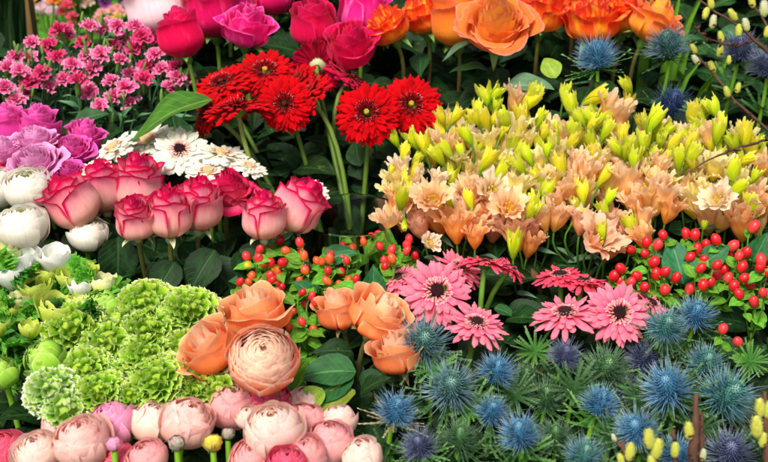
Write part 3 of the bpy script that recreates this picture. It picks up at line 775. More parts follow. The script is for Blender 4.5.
variants('bracts', thistle_bracts, 4, 1301)
variants('tleaf', thistle_leaf, 4, 1351)
variants('leaf', leaf_mesh, 4, 1401)
variants('leaf_oval', leaf_mesh, 3, 1451, w=.36, serr=0, droop=.25, tipp=.3)
variants('leaf_narrow', leaf_mesh, 3, 1491, w=.11, serr=0, droop=.3, fold=.6)
variants('frill', frill_leaf_mesh, 4, 1501)
variants('collar', collar_mesh, 3, 1551)
variants('cup', cup_mesh, 3, 1601, openn=.12, pointy=.35)
variants('cup_open', cup_mesh, 3, 1651, openn=.32, pointy=.1, N=11)
G['berry'] = [berry_mesh()]
variants('bcalyx', berry_calyx, 3, 1701)
variants('catkin', catkin_mesh, 2, 1751)
G['scale'] = [scale_mesh()]

def stamens_mesh(name, seed):
    rg = np.random.default_rng(seed); mb = MB()
    for i in range(7):
        a = i * .9; d = np.array([math.cos(a) * .16, math.sin(a) * .16, 0])
        p = np.array([0, 0, -.5]); q = d * rg.uniform(.8, 1.4) + np.array([0, 0, rg.uniform(.0, .2)])
        tube(mb, [p, p * .4 + q * .6, q], [.025, .02, .02], 5, .5)
        tube(mb, [q - [0, 0, .05], q + [0, 0, .03], q + [0, 0, .1]], [.03, .055, .02], 6, .9)
    return mb.mesh(name)
G['stamens'] = [stamens_mesh('stamens', 5)]

def carn_calyx():
    mb = MB(); lathe(mb, [(.05, -1.55), (.17, -1.5), (.21, -1.0), (.24, -.45), (.30, -.2), (.34, -.05)], 10, .5, 0); return mb.mesh('calyx')
def carn_bud():
    mb = MB(); lathe(mb, [(.05, -1.0), (.20, -.95), (.26, -.4), (.24, .3), (.14, .75), (.02, .95)], 10, .5, 0); return mb.mesh('bud')
G['ccalyx'] = [carn_calyx()]; G['cbud'] = [carn_bud()]

# ------------------------------------------------------------------ assembling things
WM = {}
ROWS = [(.78, .56), (.92, .60), (1.06, .65), (1.20, .72), (1.34, .80)]
VASE = at(352, 250, 1.155); VASE_R = .056; VASE_GAP = (VASE.x - .075, VASE.x + .075)

def thing(name, label, cat, base, group=None, kind=None):
    o = bpy.data.objects.new(name, None); col.objects.link(o)
    o.empty_display_size = .02
    o.location = base; WM[o] = Matrix.Translation(base)
    o['label'] = label; o['category'] = cat
    if group: o['group'] = group
    if kind: o['kind'] = kind
    return o

def part(name, me, mat, parent, Mw=None, label=None):
    if not me.materials: me.materials.append(None)
    o = bpy.data.objects.new(name, me); col.objects.link(o)
    o.material_slots[0].link = 'OBJECT'; o.material_slots[0].material = mat
    Mw = Mw if Mw is not None else Matrix.Identity(4)
    WM[o] = Mw
    if parent is not None:
        o.parent = parent; o.matrix_basis = WM[parent].inverted() @ Mw
    else:
        o.matrix_basis = Mw
    if label: o['label'] = label
    return o

def orient(pos, d, s, spin=None, sz=None):
    q = Vector(d).to_track_quat('Z', 'Y').to_matrix().to_4x4()
    sp = R_.uniform(0, 2 * PI) if spin is None else spin
    S = Matrix.Diagonal((s, s, s if sz is None else sz, 1))
    return Matrix.Translation(pos) @ q @ Matrix.Rotation(sp, 4, 'Z') @ S

def myz(pos, y, z, s):
    y = Vector(y).normalized(); x = y.cross(Vector(z)).normalized(); z = x.cross(y)
    return Matrix(((x.x * s, y.x * s, z.x * s, pos.x), (x.y * s, y.y * s, z.y * s, pos.y), (x.z * s, y.z * s, z.z * s, pos.z), (0, 0, 0, 1)))

def pick(key): return R_.choice(G[key])

def base_for(p, vase=False):
    if vase:
        a = R_.uniform(0, 6.28); r = R_.uniform(.008, .036)
        return Vector((VASE.x + r * math.cos(a), VASE.y + r * math.sin(a), .462))
    rows = sorted(ROWS, key=lambda q: abs(q[0] - p.y - .02))
    y, top = rows[0]
    if rows[0] is ROWS[2] and VASE_GAP[0] < p.x < VASE_GAP[1]: y, top = rows[1]
    return Vector((p.x * .96 + R_.uniform(-.008, .008), y + max(-.042, min(.042, (p.y - y) * .6)), top - .178))

def stem_curve(p, d, base, bend=.05):
    d = Vector(d).normalized()
    L = (p - base).length
    return bez(p, p - d * min(bend, L * .4), base + Vector((0, 0, L * .55)), base, 14)

def add_stem(root, curve, r0, r1, mat, name='stem'):
    mb = MB(); n = len(curve)
    tube(mb, [tuple(q - WM[root].translation) for q in curve], [r0 + (r1 - r0) * i / (n - 1) for i in range(n)], 7, R_.random())
    return part(name, mb.mesh(name), mat, root, Matrix.Translation(WM[root].translation))

def along(curve, t):
    i = min(len(curve) - 2, int(t * (len(curve) - 1))); f = t * (len(curve) - 1) - i
    return curve[i].lerp(curve[i + 1], f)

def add_leaf(root, foot, d, size, mat, key='leaf', nrm=None):
    n = nrm or (Vector((0, 0, 1)) - FWD * .35 + Vector((R_.uniform(-.4, .4), R_.uniform(-.4, .4), 0)))
    return part('leaf', pick(key), mat, root, myz(foot, d, n, size))

def leaf_px(root, a, b, D, mat, key='leaf', dd=0.0, up=.6, wid=1.0):
    """a leaf from foot pixel a to tip pixel b; dd = how much nearer the tip is; up = how far its face turns skywards"""
    p, q = at(a[0], a[1], D), at(b[0], b[1], D - dd)
    return add_leaf(root, p, q - p, (q - p).length * 1.12, mat, key, nrm=UP * up - FWD * (1 - up) + RIGHT * R_.uniform(-.2, .2))

# ------------------------------------------------------------------ roses
def rose(px, py, d, face, key, mat, label, dd=0.0, name='rose', cat='rose', group=None, stem='stem', leafm='leafdark', nleaf=3, sepal='calyx', zs=1.0, foot=.62, D=None):
    D = D or D0(py) + dd
    if mat in ('orange', 'redorange') and d < 80: d *= 1.12
    if mat == 'peach': d *= 1.12
    if mat == 'bicolor': d *= .97
    s = d * .5 * K * D * .98
    dirv = facing(face); c = at(px, py, D)
    me = pick(key)
    zmin = min(v.co.z for v in me.vertices) * zs
    ft = c + dirv * (zmin * s)
    base = base_for(c)
    root = thing(name, label, cat, base, group)
    part('bloom', me, M[mat], root, orient(c, dirv, s, sz=s * zs))
    part('sepals', pick('sepals'), M[sepal], root, orient(ft + dirv * .04 * s, dirv, s * 1.05))
    cv = stem_curve(ft - dirv * .25 * s, dirv, base)
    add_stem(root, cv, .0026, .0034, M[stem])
    for i in range(nleaf):
        t = R_.uniform(.16, .55); a = R_.uniform(0, 2 * PI)
        dv = Vector((math.cos(a), math.sin(a) * .8 - .3, R_.uniform(-.5, .45)))
        add_leaf(root, along(cv, t), dv, R_.uniform(.045, .07), M[leafm])
    return root, cv, D

g = 'hot pink roses along the back'
r, cv, D = rose(181, 32, 47, (-.22, 1, .35), 'rose_bud', 'crimson', 'crimson pink rose bud standing beside the pale blush rose', .0, group=g, leafm='leaf')
leaf_px(r, (212, 100), (126, 114), 1.20, M['leafolive'], 'leaf', .02, .66)['label'] = 'large glossy olive green leaf above the white gerberas'
rose(158, 3, 62, (-.3, 1, .3), 'rose_cup', 'blush', 'pale blush pink rose cut off by the top edge', .06, group=g)
rose(247, 25, 60, (.15, .9, .6), 'rose_loose', 'magenta', 'bright magenta pink rose with one pale outer petal, above the red gerberas', .01, group=g)
rose(211, 6, 58, (-.1, 1, .5), 'rose_cup', 'hotpink', 'deep pink rose crowded between the crimson bud and the magenta rose', .06, group=g)
rose(232, -4, 46, (.1, 1, .4), 'rose_cup', 'magenta', 'magenta rose peeping over the brightest magenta rose at the top edge', .10, group=g)
rose(313, 22, 49, (-.05, .9, .6), 'rose_bud', 'crimson', 'tall closed crimson pink rose bud left of the open crimson rose', .0, group=g, zs=.95)
rose(350, 44, 60, (.1, .75, .7), 'rose_loose', 'crimson', 'half open crimson pink rose just above the red gerberas, below a magenta one', -.01, group=g)
rose(365, 10, 52, (.1, 1, .35), 'rose_cup', 'magenta', 'magenta rose behind the open crimson rose, touching the orange roses', .06, group=g)
rose(274, -8, 44, (0, 1, .4), 'rose_cup', 'hotpink', 'hot pink rose mostly above the top edge, right of the magenta roses', .10, group=g)
g = 'orange roses along the back'
kw = dict(group=g, stem='stembrown', leafm='leafdark')
rose(388, 24, 46, (-.45, .9, .4), 'rose_loose', 'redorange', 'small orange red rose with yellow petals beside the crimson pink rose', .0, **kw)
rose(424, 13, 50, (-.2, 1, .4), 'rose_loose', 'redorange', 'orange rose second from the left end of its row', .03, **kw)
r, cv, D = rose(457, 14, 54, (-.1, 1, .5), 'rose_cup', 'orange', 'half open orange rose tucked behind the largest orange rose', .02, **kw)
leaf_px(r, (470, 42), (444, 52), D - .02, M['leafgrey'], 'leaf_narrow', .02, .4)
r, cv, D = rose(497, 22, 71, (-.05, .62, .8), 'rose_open', 'orange', 'largest orange rose, wide open with a golden yellow heart', -.05, **kw)
leaf_px(r, (503, 88), (548, 78), D, M['leafgrey'], 'leaf_oval', .03, .6)
leaf_px(r, (488, 70), (452, 64), D + .02, M['leafdark'], 'leaf_oval', .0, .7)
rose(543, 10, 52, (.1, 1, .45), 'rose_loose', 'redorange', 'orange and yellow rose right of the largest orange rose', .02, **kw)
r, cv, D = rose(571, 0, 44, (-.1, 1, .4), 'rose_loose', 'redorange', 'red orange rose pinched between two yellow splashed ones at the top', .06, **kw)
leaf_px(r, (556, 78), (545, 56), D0(60) - .02, M['leaflime'], 'leaf_oval', -.01, .3)['label'] = 'small yellow green leaf on a bare brown twig'
rose(594, 18, 56, (-.1, 1, .5), 'rose_loose', 'redorange', 'red orange rose directly above the left back sea holly', .0, **kw)
rose(624, 10, 56, (.1, 1, .4), 'rose_loose', 'redorange', 'fiery red orange rose second from the right end of its row', .02, **kw)
rose(655, 20, 54, (.45, .9, .35), 'rose_loose', 'orange', 'orange rose with flared pointed petals at the right end of its row', -.01, **kw)
rose(608, -10, 44, (0, 1, .4), 'rose_loose', 'redorange', 'orange rose behind the fiery red orange one, almost out of frame', .08, **kw)
g = 'lilac roses at the left edge'
kw = dict(group=g, nleaf=2)
rose(35, 163, 58, (-.1, .75, .65), 'rose_rosette', 'lilac', 'large open lilac rose just above the white ranunculus', -.03, **kw)
rose(36, 140, 46, (.05, 1, .5), 'rose_rosette', 'lilac', 'mid lilac rose behind the largest lilac rose', -.02, **kw)
rose(4, 150, 46, (-.1, 1, .5), 'rose_rosette', 'lilac', 'lilac rose cut off by the left edge', -.02, **kw)
rose(38, 127, 44, (.1, 1, .4), 'rose_cup', 'lilacdeep', 'deep lilac rose at the back of the lilac roses, below the carnations', .01, **kw)
rose(72, 149, 44, (.05, .8, .6), 'rose_rosette', 'lilacdeep', 'magenta lilac rose with a dark heart, right of the pale lilac ones', -.01, **kw)
rose(85, 135, 42, (.25, 1, .4), 'rose_loose', 'lilacdeep', 'deep magenta lilac rose next to the white gerberas', .01, **kw)
rose(70, 171, 32, (.1, .7, .7), 'rose_rosette', 'lilacdeep', 'smallest lilac rose, squeezed beside the big lilac one', -.03, **kw)
rose(7, 124, 40, (0, 1, .4), 'rose_cup', 'lilacdeep', 'dark lilac rose in the left corner of its bunch', .01, **kw)
rose(3, 176, 28, (-.2, .9, .4), 'rose_cup', 'crimson', 'dark crimson rose showing only at the left edge under the lilac roses', -.01, **kw)
g = 'pink edged roses in the middle left'
kw = dict(group=g, stem='stembrown', leafm='leafdark', nleaf=4, sepal='calyxpale')
rose(70, 201, 58, (-.45, .85, .45), 'rose_cup', 'bicolor', 'pink edged rose leaning left with one dropped outer petal, beside the white ranunculus', -.05, **kw)
rose(102, 186, 52, (-.1, 1, .4), 'rose_cup', 'bicolor', 'pink edged rose half hidden behind the left leaning one', -.02, **kw)
rose(138, 182, 56, (.05, 1, .35), 'rose_cup', 'bicolor', 'pale cream pink edged rose at the back of the bunch, under the white gerberas', -.02, **kw)
rose(135, 217, 46, (.0, .85, .55), 'rose_cup', 'bicolor', 'small pink edged rose with a red spiral heart, lowest on the left', -.07, **kw)
rose(169, 212, 52, (.05, .95, .4), 'rose_cup', 'bicolor', 'plump pink edged rose at the very front middle of its bunch', -.07, **kw)
rose(199, 203, 54, (.1, 1, .4), 'rose_cup', 'bicolor', 'pink edged rose with a ruffled magenta crown, right of the plump front one', -.05, **kw)
rose(229, 189, 62, (.15, .85, .5), 'rose_open', 'bicolorred', 'wide open redder rose at the back right of the pink edged roses', -.02, zs=1.1, **kw)
rose(263, 215, 48, (.0, 1, .35), 'rose_cup', 'bicolor', 'rounded pink edged rose standing alone above the berries', -.06, **kw)
rose(300, 205, 56, (.55, .8, .25), 'rose_cup', 'bicolor', 'pink edged rose leaning right against the red gerbera stems', -.04, **kw)
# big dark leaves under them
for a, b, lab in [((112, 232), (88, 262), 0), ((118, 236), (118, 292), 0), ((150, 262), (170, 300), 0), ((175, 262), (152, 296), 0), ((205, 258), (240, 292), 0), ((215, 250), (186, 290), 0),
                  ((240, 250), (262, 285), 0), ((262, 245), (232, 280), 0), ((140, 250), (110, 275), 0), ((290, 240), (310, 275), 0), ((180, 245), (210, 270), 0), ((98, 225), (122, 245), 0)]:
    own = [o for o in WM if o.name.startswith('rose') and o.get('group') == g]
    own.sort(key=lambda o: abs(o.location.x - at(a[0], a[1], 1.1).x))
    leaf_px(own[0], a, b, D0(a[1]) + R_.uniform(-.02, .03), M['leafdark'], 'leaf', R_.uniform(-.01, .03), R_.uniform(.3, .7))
g = 'peach garden roses in the front middle'
kw = dict(group=g, stem='stembrown', leafm='leaf', nleaf=1, sepal='calyxbrown', name='garden_rose')
rose(209, 347, 60, (-.5, .62, .6), 'peach_cup', 'peach', 'peach garden rose turned left against the green frilled blooms', -.06, **kw)
r1, cv1, D1 = rose(263, 361, 72, (.10, .55, .80), 'garden', 'peachpale', 'fully open round peach garden rose with tightly packed cream petals', -.09, zs=1.0, **kw)
rose(256, 310, 66, (-.1, .95, .4), 'peach_cup', 'peach', 'orange peach garden rose standing directly behind the fully open cream one', -.03, zs=.85, **kw)
rose(338, 309, 46, (-.25, 1, .4), 'peach_cup', 'peach', 'cupped orange peach garden rose beside the berries', -.02, **kw)
r2, cv2, D2 = rose(380, 315, 64, (.45, .85, .4), 'peach_cup', 'peach', 'orange peach garden rose spreading right towards the pink gerberas', -.05, zs=.8, **kw)
rose(396, 351, 50, (-.2, .9, .5), 'peach_cup', 'peach', 'peach garden rose half hidden behind a grey green thistle', -.04, **kw)
for rr, a, b, mt, k, up in [(r2, (356, 372), (300, 366), 'leaf', 'leaf', .5), (r2, (354, 378), (300, 395), 'leaf', 'leaf', .6), (r2, (362, 372), (385, 392), 'leafdark', 'leaf', .5),
                         (r1, (322, 388), (300, 410), 'leaflime', 'leaf_oval', .4), (r2, (355, 390), (318, 408), 'leaflime', 'leaf_oval', .7), (r1, (290, 385), (302, 360), 'leafbright', 'leaf_oval', .4),
                         (r2, (352, 352), (318, 345), 'leafdark', 'leaf', .5), (r2, (360, 395), (380, 372), 'leafdark', 'leaf', .6), (r1, (240, 395), (222, 402), 'leafdark', 'leaf', .6)]:
    leaf_px(rr, a, b, D0(a[1]) - .02, M[mt], k, .015, up)

# ------------------------------------------------------------------ gerberas
def gerbera(px, py, d, face, kind, label, dd=0.0, group=None, D=None, squash=1.0, vase=False, bend=.07):
    D = D or D0(py) + dd
    if kind in ('red', 'crimson'): d *= 1.08
    if kind in ('white', 'whitepale'): d *= 1.12
    s = d * .5 * K * D * .97; dirv = facing(face); c = at(px, py, D)
    base = base_for(c, vase)
    root = thing('gerbera', label, 'gerbera', base, group)
    Mx = orient(c, dirv, s)
    rays, flo, disc, mr, mf, md = {'pink': ('gp_rays', 'gw_flor', 'disc_mid', 'gpink', 'florpink', 'eyedark'), 'coral': ('gp_rays', 'gp_flor', 'disc', 'gcoral', 'florpink', 'eyedark'),
        'red': ('gr_rays', 'gr_flor', 'disc_small', 'gred', 'florred', 'eyeyellow'), 'crimson': ('gr_rays', 'gr_flor', 'disc_small', 'gcrim', 'florred', 'eyeyellow'),
        'white': ('gw_rays', 'gw_flor', 'disc_mid', 'gwhite', 'florwhite', 'eyedark'), 'whitepale': ('gw_rays', 'gp_flor', 'disc', 'gwhite', 'florwhite', 'eyepale'), 'peach': ('gw_rays', 'gp_flor', 'disc', 'gpeach', 'florwhite', 'eyepale')}[kind]
    part('ray_petals', pick(rays), M[mr], root, Mx)
    part('inner_florets', pick(flo), M[mf], root, Mx)
    if kind in ('red', 'crimson'): part('stamen_ring', pick('gr_fleck'), M['fleck'], root, Mx)
    if kind == 'red' and 'yellow' not in label and 'pair' not in label: md = 'eyered'
    part('flower_centre', pick(disc), M[md], root, Mx)
    part('calyx', pick('gcalyx'), M['calyx' if kind not in ('crimson',) else 'calyxpale'], root, Mx)
    cv = stem_curve(c - dirv * .24 * s, dirv, base, bend)
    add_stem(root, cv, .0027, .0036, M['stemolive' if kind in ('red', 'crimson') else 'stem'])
    return root

g = 'white gerberas'
gerbera(180, 150, 58, (.0, .55, .85), 'white', 'white gerbera with a dark eye, facing straight out under the red gerberas', -.02, g)
gerbera(147, 140, 60, (-.2, .72, .6), 'whitepale', 'white gerbera tilted up behind the dark eyed one, touching the large leaf', .01, g)
gerbera(113, 147, 50, (-.4, .75, .5), 'whitepale', 'yellowish white gerbera beside the magenta lilac roses', -.01, g)
gerbera(222, 153, 56, (.2, .9, .35), 'whitepale', 'white gerbera seen almost edge on beneath the drooping red gerbera', -.02, g)
gerbera(92, 168, 40, (-.2, .8, .5), 'whitepale', 'pale yellowish gerbera tucked behind the leftmost pink edged roses', -.03, g)
gerbera(208, 171, 44, (.1, .8, .5), 'whitepale', 'ivory gerbera low down above the ruffled pink edged rose', -.03, g)
gerbera(312, 191, 40, (.1, .7, .6), 'peach', 'pinkish ivory gerbera half hidden behind the right leaning rose', -.01, g)
gerbera(250, 166, 36, (.3, .8, .4), 'whitepale', 'small ivory gerbera at the right end of the white ones, above the redder rose', -.02, g)
g = 'red gerberas in the glass vase'
kw = dict(group=g, vase=True)
gerbera(222, 84, 62, (-.25, .75, .6), 'red', 'red gerbera at the far left back of its bunch, tilted up', .0, **kw)
gerbera(265, 72, 64, (.05, .62, .78), 'red', 'red gerbera with a yellow centre highest in the red bunch', .0, **kw)
gerbera(285, 104, 58, (-.1, .15, 1), 'red', 'red gerbera facing straight out above the bright green stems', -.05, **kw)
gerbera(238, 108, 70, (-.12, 1, .10), 'red', 'drooping red gerbera seen edge on with a bent stem and brown calyx', -.06, bend=.10, **kw)
gerbera(206, 114, 48, (-.8, .3, .5), 'red', 'red gerbera turned to the left, half behind the drooping edge on one', -.02, **kw)
gerbera(306, 98, 62, (-.72, .55, .30), 'red', 'red gerbera in profile with a green calyx, in the middle of its bunch', -.03, **kw)
gerbera(297, 84, 50, (-.75, .35, .45), 'red', 'red gerbera sideways between the yellow centred and back turned ones', .01, **kw)
gerbera(318, 66, 56, (.05, .35, -.9), 'crimson', 'crimson gerbera turned away showing its pale green calyx', .03, **kw)
gerbera(350, 78, 56, (.62, .75, .12), 'crimson', 'crimson gerbera seen from behind and the side, above the two open red ones', .02, **kw)
gerbera(367, 113, 66, (-.08, .22, 1), 'red', 'left one of the pair of red gerberas facing straight out', -.06, **kw)
gerbera(411, 105, 66, (.08, .28, .95), 'red', 'right one of the facing red pair, beside the yellow lisianthus buds', -.03, **kw)
g = 'pink gerberas'
gerbera(437, 291, 82, (.02, .38, .92), 'pink', 'large pink gerbera with a dark eye, above the grey green thistle', -.03, g)
gerbera(398, 278, 54, (-.35, .8, .45), 'pink', 'pink gerbera tilted up beside the berries, left of the large dark eyed one', .0, g)
gerbera(460, 268, 62, (.35, .75, .45), 'pink', 'pink gerbera behind the large dark eyed one', .01, g)
gerbera(477, 323, 70, (.15, .85, .5), 'pink', 'pink gerbera tilted skywards lowest in the left group', -.04, g)
gerbera(485, 262, 62, (.12, 1, -.05), 'coral', 'coral pink gerbera seen from below its rim with the thick stem showing', -.02, g)
gerbera(512, 268, 40, (.65, .7, .2), 'coral', 'small coral gerbera pointing right, beside the salmon lisianthus', .0, g)
gerbera(560, 275, 58, (-.1, 1, .28), 'coral', 'deep coral gerbera seen edge on beneath the salmon lisianthus bloom', .0, g)
gerbera(583, 280, 58, (.15, 1, .2), 'coral', 'red coral gerbera edge on, touching the red berries', .0, g)
gerbera(565, 313, 78, (-.12, .92, .36), 'pink', 'pink gerbera seen at a low angle with one hanging petal, left of the facing one', -.03, g)
gerbera(619, 313, 76, (.02, .36, .93), 'pink', 'large pink gerbera with a dark eye right in front of the red berries', -.04, g)
gerbera(652, 303, 50, (.5, .7, .4), 'pink', 'pink gerbera mostly hidden behind the thistle and the large right one', -.01, g)

# ------------------------------------------------------------------ ranunculus
def ranunc(px, py, d, face, key, mat, label, dd=0.0, group=None, name='ranunculus', stem='stembright', zs=1.0):
    D = D0(py) + dd; s = d * .5 * K * D; dirv = facing(face); c = at(px, py, D); base = base_for(c)
    root = thing(name, label, 'ranunculus', base, group)
    part('bloom', pick(key), M[mat], root, orient(c, dirv, s, sz=s * zs))
    part('sepals', pick('sepals'), M['calyx'], root, orient(c - dirv * .84 * s * zs, dirv, s * .7))
    cv = stem_curve(c - dirv * .95 * s * zs, dirv, base)
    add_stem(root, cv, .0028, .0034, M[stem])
    return root
g = 'white ranunculus at the left edge'
ranunc(29, 190, 50, (.05, .7, .6), 'ran_white', 'rwhite', 'ivory ranunculus directly under the largest lilac rose', -.03, g)
ranunc(23, 228, 52, (.0, .85, .45), 'ran_white', 'rwhite', 'ivory ranunculus lowest of the white ones, above the lime anemones', -.05, g)
ranunc(0, 189, 44, (-.1, .7, .5), 'ran_white', 'rwhite', 'ivory ranunculus cut by the left edge beside the upper white one', -.02, g)
ranunc(88, 236, 40, (.1, .8, .4), 'ran_white', 'rwhite', 'greenish ivory ranunculus below the left leaning pink edged rose', -.01, g)
g = 'green frilled ranunculus'
P = [(147, 308, 52, 'pompon', 'pompon', 'green frilled bloom at the back edge beside the lime anemone cup'), (192, 314, 56, 'pompon', 'pompon', 'green frilled bloom at the back right, behind the left turned peach rose'),
     (149, 333, 54, 'pompon', 'pompon', 'green frilled bloom in the back row centre'), (75, 331, 60, 'pompon', 'pompon', 'broad green frilled bloom left of centre, above the smooth cabbage like bud'),
     (109, 347, 52, 'pompon', 'pompon', 'green frilled bloom in the exact middle of its bunch'), (85, 372, 50, 'pompon', 'pompon', 'green frilled bloom between the cabbage bud and the ringed one'),
     (117, 376, 30, 'pompon_small', 'pompon', 'small ring shaped green bloom with a dark hollow heart'), (55, 392, 52, 'pompon', 'pomponpale', 'whitish frilled green bloom at the lower left of its bunch'),
     (102, 394, 46, 'pompon', 'pompon', 'green frilled bloom just above the lilac pink ranunculus'), (150, 358, 50, 'pompon', 'pompon', 'green frilled bloom with a dark dimple, left of the peach roses'),
     (160, 382, 56, 'pompon', 'pompon', 'green frilled bloom in the front row above the pale pink ranunculus'), (197, 389, 42, 'pompon', 'pompon', 'green frilled bloom beneath the left turned peach rose'),
     (220, 393, 36, 'pompon_small', 'pompon', 'small green frilled bloom below the fully open peach rose'), (133, 398, 30, 'pompon_small', 'pompon', 'small dark green frilled bloom at the front beside the lilac pink ranunculus'),
     (66, 410, 38, 'pompon_small', 'pomponpale', 'pale frilled bloom with brown hollows at the lower front left'), (186, 350, 40, 'pompon_small', 'pompon', 'green frilled bloom squeezed against the peach rose'),
     (119, 326, 40, 'pompon_small', 'pompon', 'green frilled bloom wedged in the back row left of centre')]
for i, (px, py, d, k, mt, lab) in enumerate(P):
    ranunc(px, py, d * R_.uniform(1.18, 1.34), (R_.uniform(-.4, .4), .8, R_.uniform(.3, .8)), k, mt, lab, -.02, g, 'frilled_ranunculus')
ranunc(102, 311, 46, (.0, .7, .5), 'cabbage', 'rlime', 'smooth lime green cabbage like bloom beside the cream anemone cup', -.02, g, 'frilled_ranunculus')
ranunc(46, 360, 44, (-.3, .7, .5), 'cabbage', 'rlime', 'smooth green bud like a cabbage at the left of the frilled blooms', -.03, g, 'frilled_ranunculus')
ranunc(2, 374, 34, (-.1, .8, .5), 'cabbage', 'rlime', 'green cabbage like bloom cut by the left edge, on a long bent stem', -.03, g, 'frilled_ranunculus')
g = 'pink ranunculus along the bottom'
P = [(3, 452, 44, 'ran', 'rcoral', 'coral red ranunculus in the bottom left corner', 0), (38, 455, 46, 'ran_open', 'rpale', 'peach ranunculus next to the coral red corner one', -.02), (83, 444, 56, 'ran_open', 'rpink', 'large pink peach ranunculus with a slit shaped opening, left of the small pink bud', -.03),
     (62, 428, 40, 'ran', 'rpink', 'pale pink ranunculus behind the large pink peach one', 0), (110, 427, 56, 'ran', 'rlilac', 'lilac pink ranunculus under the green frilled blooms', -.01), (152, 425, 46, 'ran', 'rpale', 'peach yellow ranunculus right of the lilac pink one', -.01),
     (187, 424, 54, 'ran', 'rpink', 'smooth pale pink ranunculus above the two closed buds', -.03), (204, 411, 42, 'ran', 'rrose', 'rose pink ranunculus behind the smooth pale pink one', 0), (232, 407, 54, 'ran', 'rrose', 'rose pink ranunculus directly beneath the fully open peach rose', -.01),
     (268, 402, 48, 'ran_open', 'rcoral', 'coral topped ranunculus under the right side of the open peach rose', -.01), (274, 433, 60, 'ran_open', 'rpale', 'large pale peach ranunculus with a dark slit, front centre', -.05), (305, 405, 40, 'ran', 'rpale', 'peach cream ranunculus touching the yellow green leaves', 0),
     (304, 425, 46, 'ran', 'rrose', 'pink ranunculus wedged behind the large pale peach one', -.02), (339, 422, 36, 'ran', 'rpale', 'small upright blush ranunculus beside the brown bracted thistle', -.02), (329, 444, 48, 'ran_open', 'rrose', 'rose pink ranunculus showing a ringed heart, in front of the small blush one', -.03),
     (306, 457, 44, 'ran_open', 'rrose', 'pink ranunculus cut by the bottom edge, left of the ringed heart one', -.04), (362, 458, 42, 'ran', 'rpale', 'blush ranunculus with a crimson edge nearest the thistles at the bottom', -.03), (287, 466, 40, 'ran', 'rcoral', 'peach red ranunculus barely above the bottom edge in the centre', -.05),
     (147, 460, 42, 'ran_open', 'rrose', 'pink ranunculus at the bottom edge left of the grey green bud', -.03), (252, 462, 46, 'ran_open', 'rrose', 'pink ranunculus at the bottom edge right of the yellow green bud', -.03), (120, 462, 34, 'ran', 'rcoral', 'deep pink ranunculus low on the bottom edge under the small pink bud', -.01),
     (248, 418, 26, 'ran', 'rpale', 'tiny pale ranunculus squeezed between two rose pink ones', -.02)]
for px, py, d, k, mt, lab, dd in P:
    ranunc(px, py, d * 1.02, (R_.uniform(-.35, .35), .85, R_.uniform(.3, .7)), k, mt, lab, dd, g, zs=R_.uniform(.84, 1.0))
def rbud(px, py, d, mat, label, calm='calyx', D=None, lean=(0, 1, .2)):
    D = D or D0(py) - .05; s = d * .5 * K * D; dirv = facing(lean); c = at(px, py, D); base = base_for(c)
    root = thing('ranunculus_bud', label, 'flower bud', base, 'closed ranunculus buds')
    part('bud', pick('cabbage'), M[mat], root, orient(c, dirv, s))
    part('sepals', pick('sepals'), M[calm], root, orient(c - dirv * .7 * s, dirv, s * .9))
    add_stem(root, stem_curve(c - dirv * .9 * s, dirv, base), .0026, .0034, M['stembright'])
rbud(177, 443, 17, 'budgrey', 'closed grey green bud with a yellow tip on a bright stem')
rbud(213, 443, 19, 'budyellow', 'closed yellow green bud on a bright stem, right of the grey one')
rbud(228, 434, 14, 'budgrey', 'shrivelled grey bud in the shade behind the yellow green bud', 'calyxbrown', D0(434) - .01)
rbud(114, 444, 16, 'rlilac', 'tiny pink bud with green sepals beside the large pink peach ranunculus')

# ------------------------------------------------------------------ lime anemones with ruffled foliage
def anem(px, py, d, face, key, mat, label, collar='frill', nl=3, dd=-.03):
    d *= 1.15
    D = D0(py) + dd; s = d * .5 * K * D; dirv = facing(face); c = at(px, py, D); base = base_for(c)
    root = thing('anemone', label, 'anemone', base, 'lime and white anemones')
    part('bloom', pick(key), M[mat], root, orient(c, dirv, s))
    if collar: part('leaf_collar', pick('collar'), M[collar], root, orient(c - dirv * .25 * s, dirv, max(s, .0115) * 1.15))
    cv = stem_curve(c - dirv * .8 * s, dirv, base)
    add_stem(root, cv, .0026, .0034, M['stembright'])
    for i in range(nl + 4):
        a = R_.uniform(0, 2 * PI); dv = Vector((math.cos(a), math.sin(a) - .2, R_.uniform(.2, .9)))
        f = along(cv, R_.uniform(.06, .26))
        part('leaf', pick('frill'), M[R_.choice(['frill', 'frill', 'frilldark'])], root, myz(f, dv, Vector((0, 0, 1)) - FWD * .6, R_.uniform(.034, .052)))
anem(34, 290, 28, (.2, .9, .5), 'cup_open', 'anlime', 'yellow green anemone with one pointed petal in the middle of the ruffled leaves')
anem(104, 287, 25, (.05, 1, .3), 'cup', 'ancream', 'cream lime anemone cup at the right end, above the cabbage like bloom', nl=2)
anem(78, 306, 22, (.1, 1, .3), 'cup', 'anlime', 'small lime anemone cup left of the smooth cabbage like bloom', nl=1)
anem(55, 314, 34, (.4, .9, .4), 'cup_open', 'anlime', 'broad lime anemone lying against the green frilled blooms', None, 1)
anem(30, 331, 21, (.1, 1, .3), 'cup', 'anlime', 'closed lime anemone bud in a star shaped green collar')
anem(1, 328, 22, (0, 1, .3), 'cup', 'anlime', 'yellow lime anemone bud cut by the left edge')
anem(70, 281, 24, (.2, 1, .5), 'cup_open', 'anlime', 'yellow anemone half sunk in ruffled leaves, below a white tip')
anem(13, 278, 31, (-.1, .9, .4), 'cup_open', 'anwhite', 'broad white anemone at the left edge')
anem(26, 263, 28, (0, .9, .4), 'cup_open', 'anwhite', 'small white anemone behind the broad white one')
anem(55, 263, 30, (.1, .9, .4), 'cup_open', 'anwhite', 'white anemone with jagged petals in the back row')
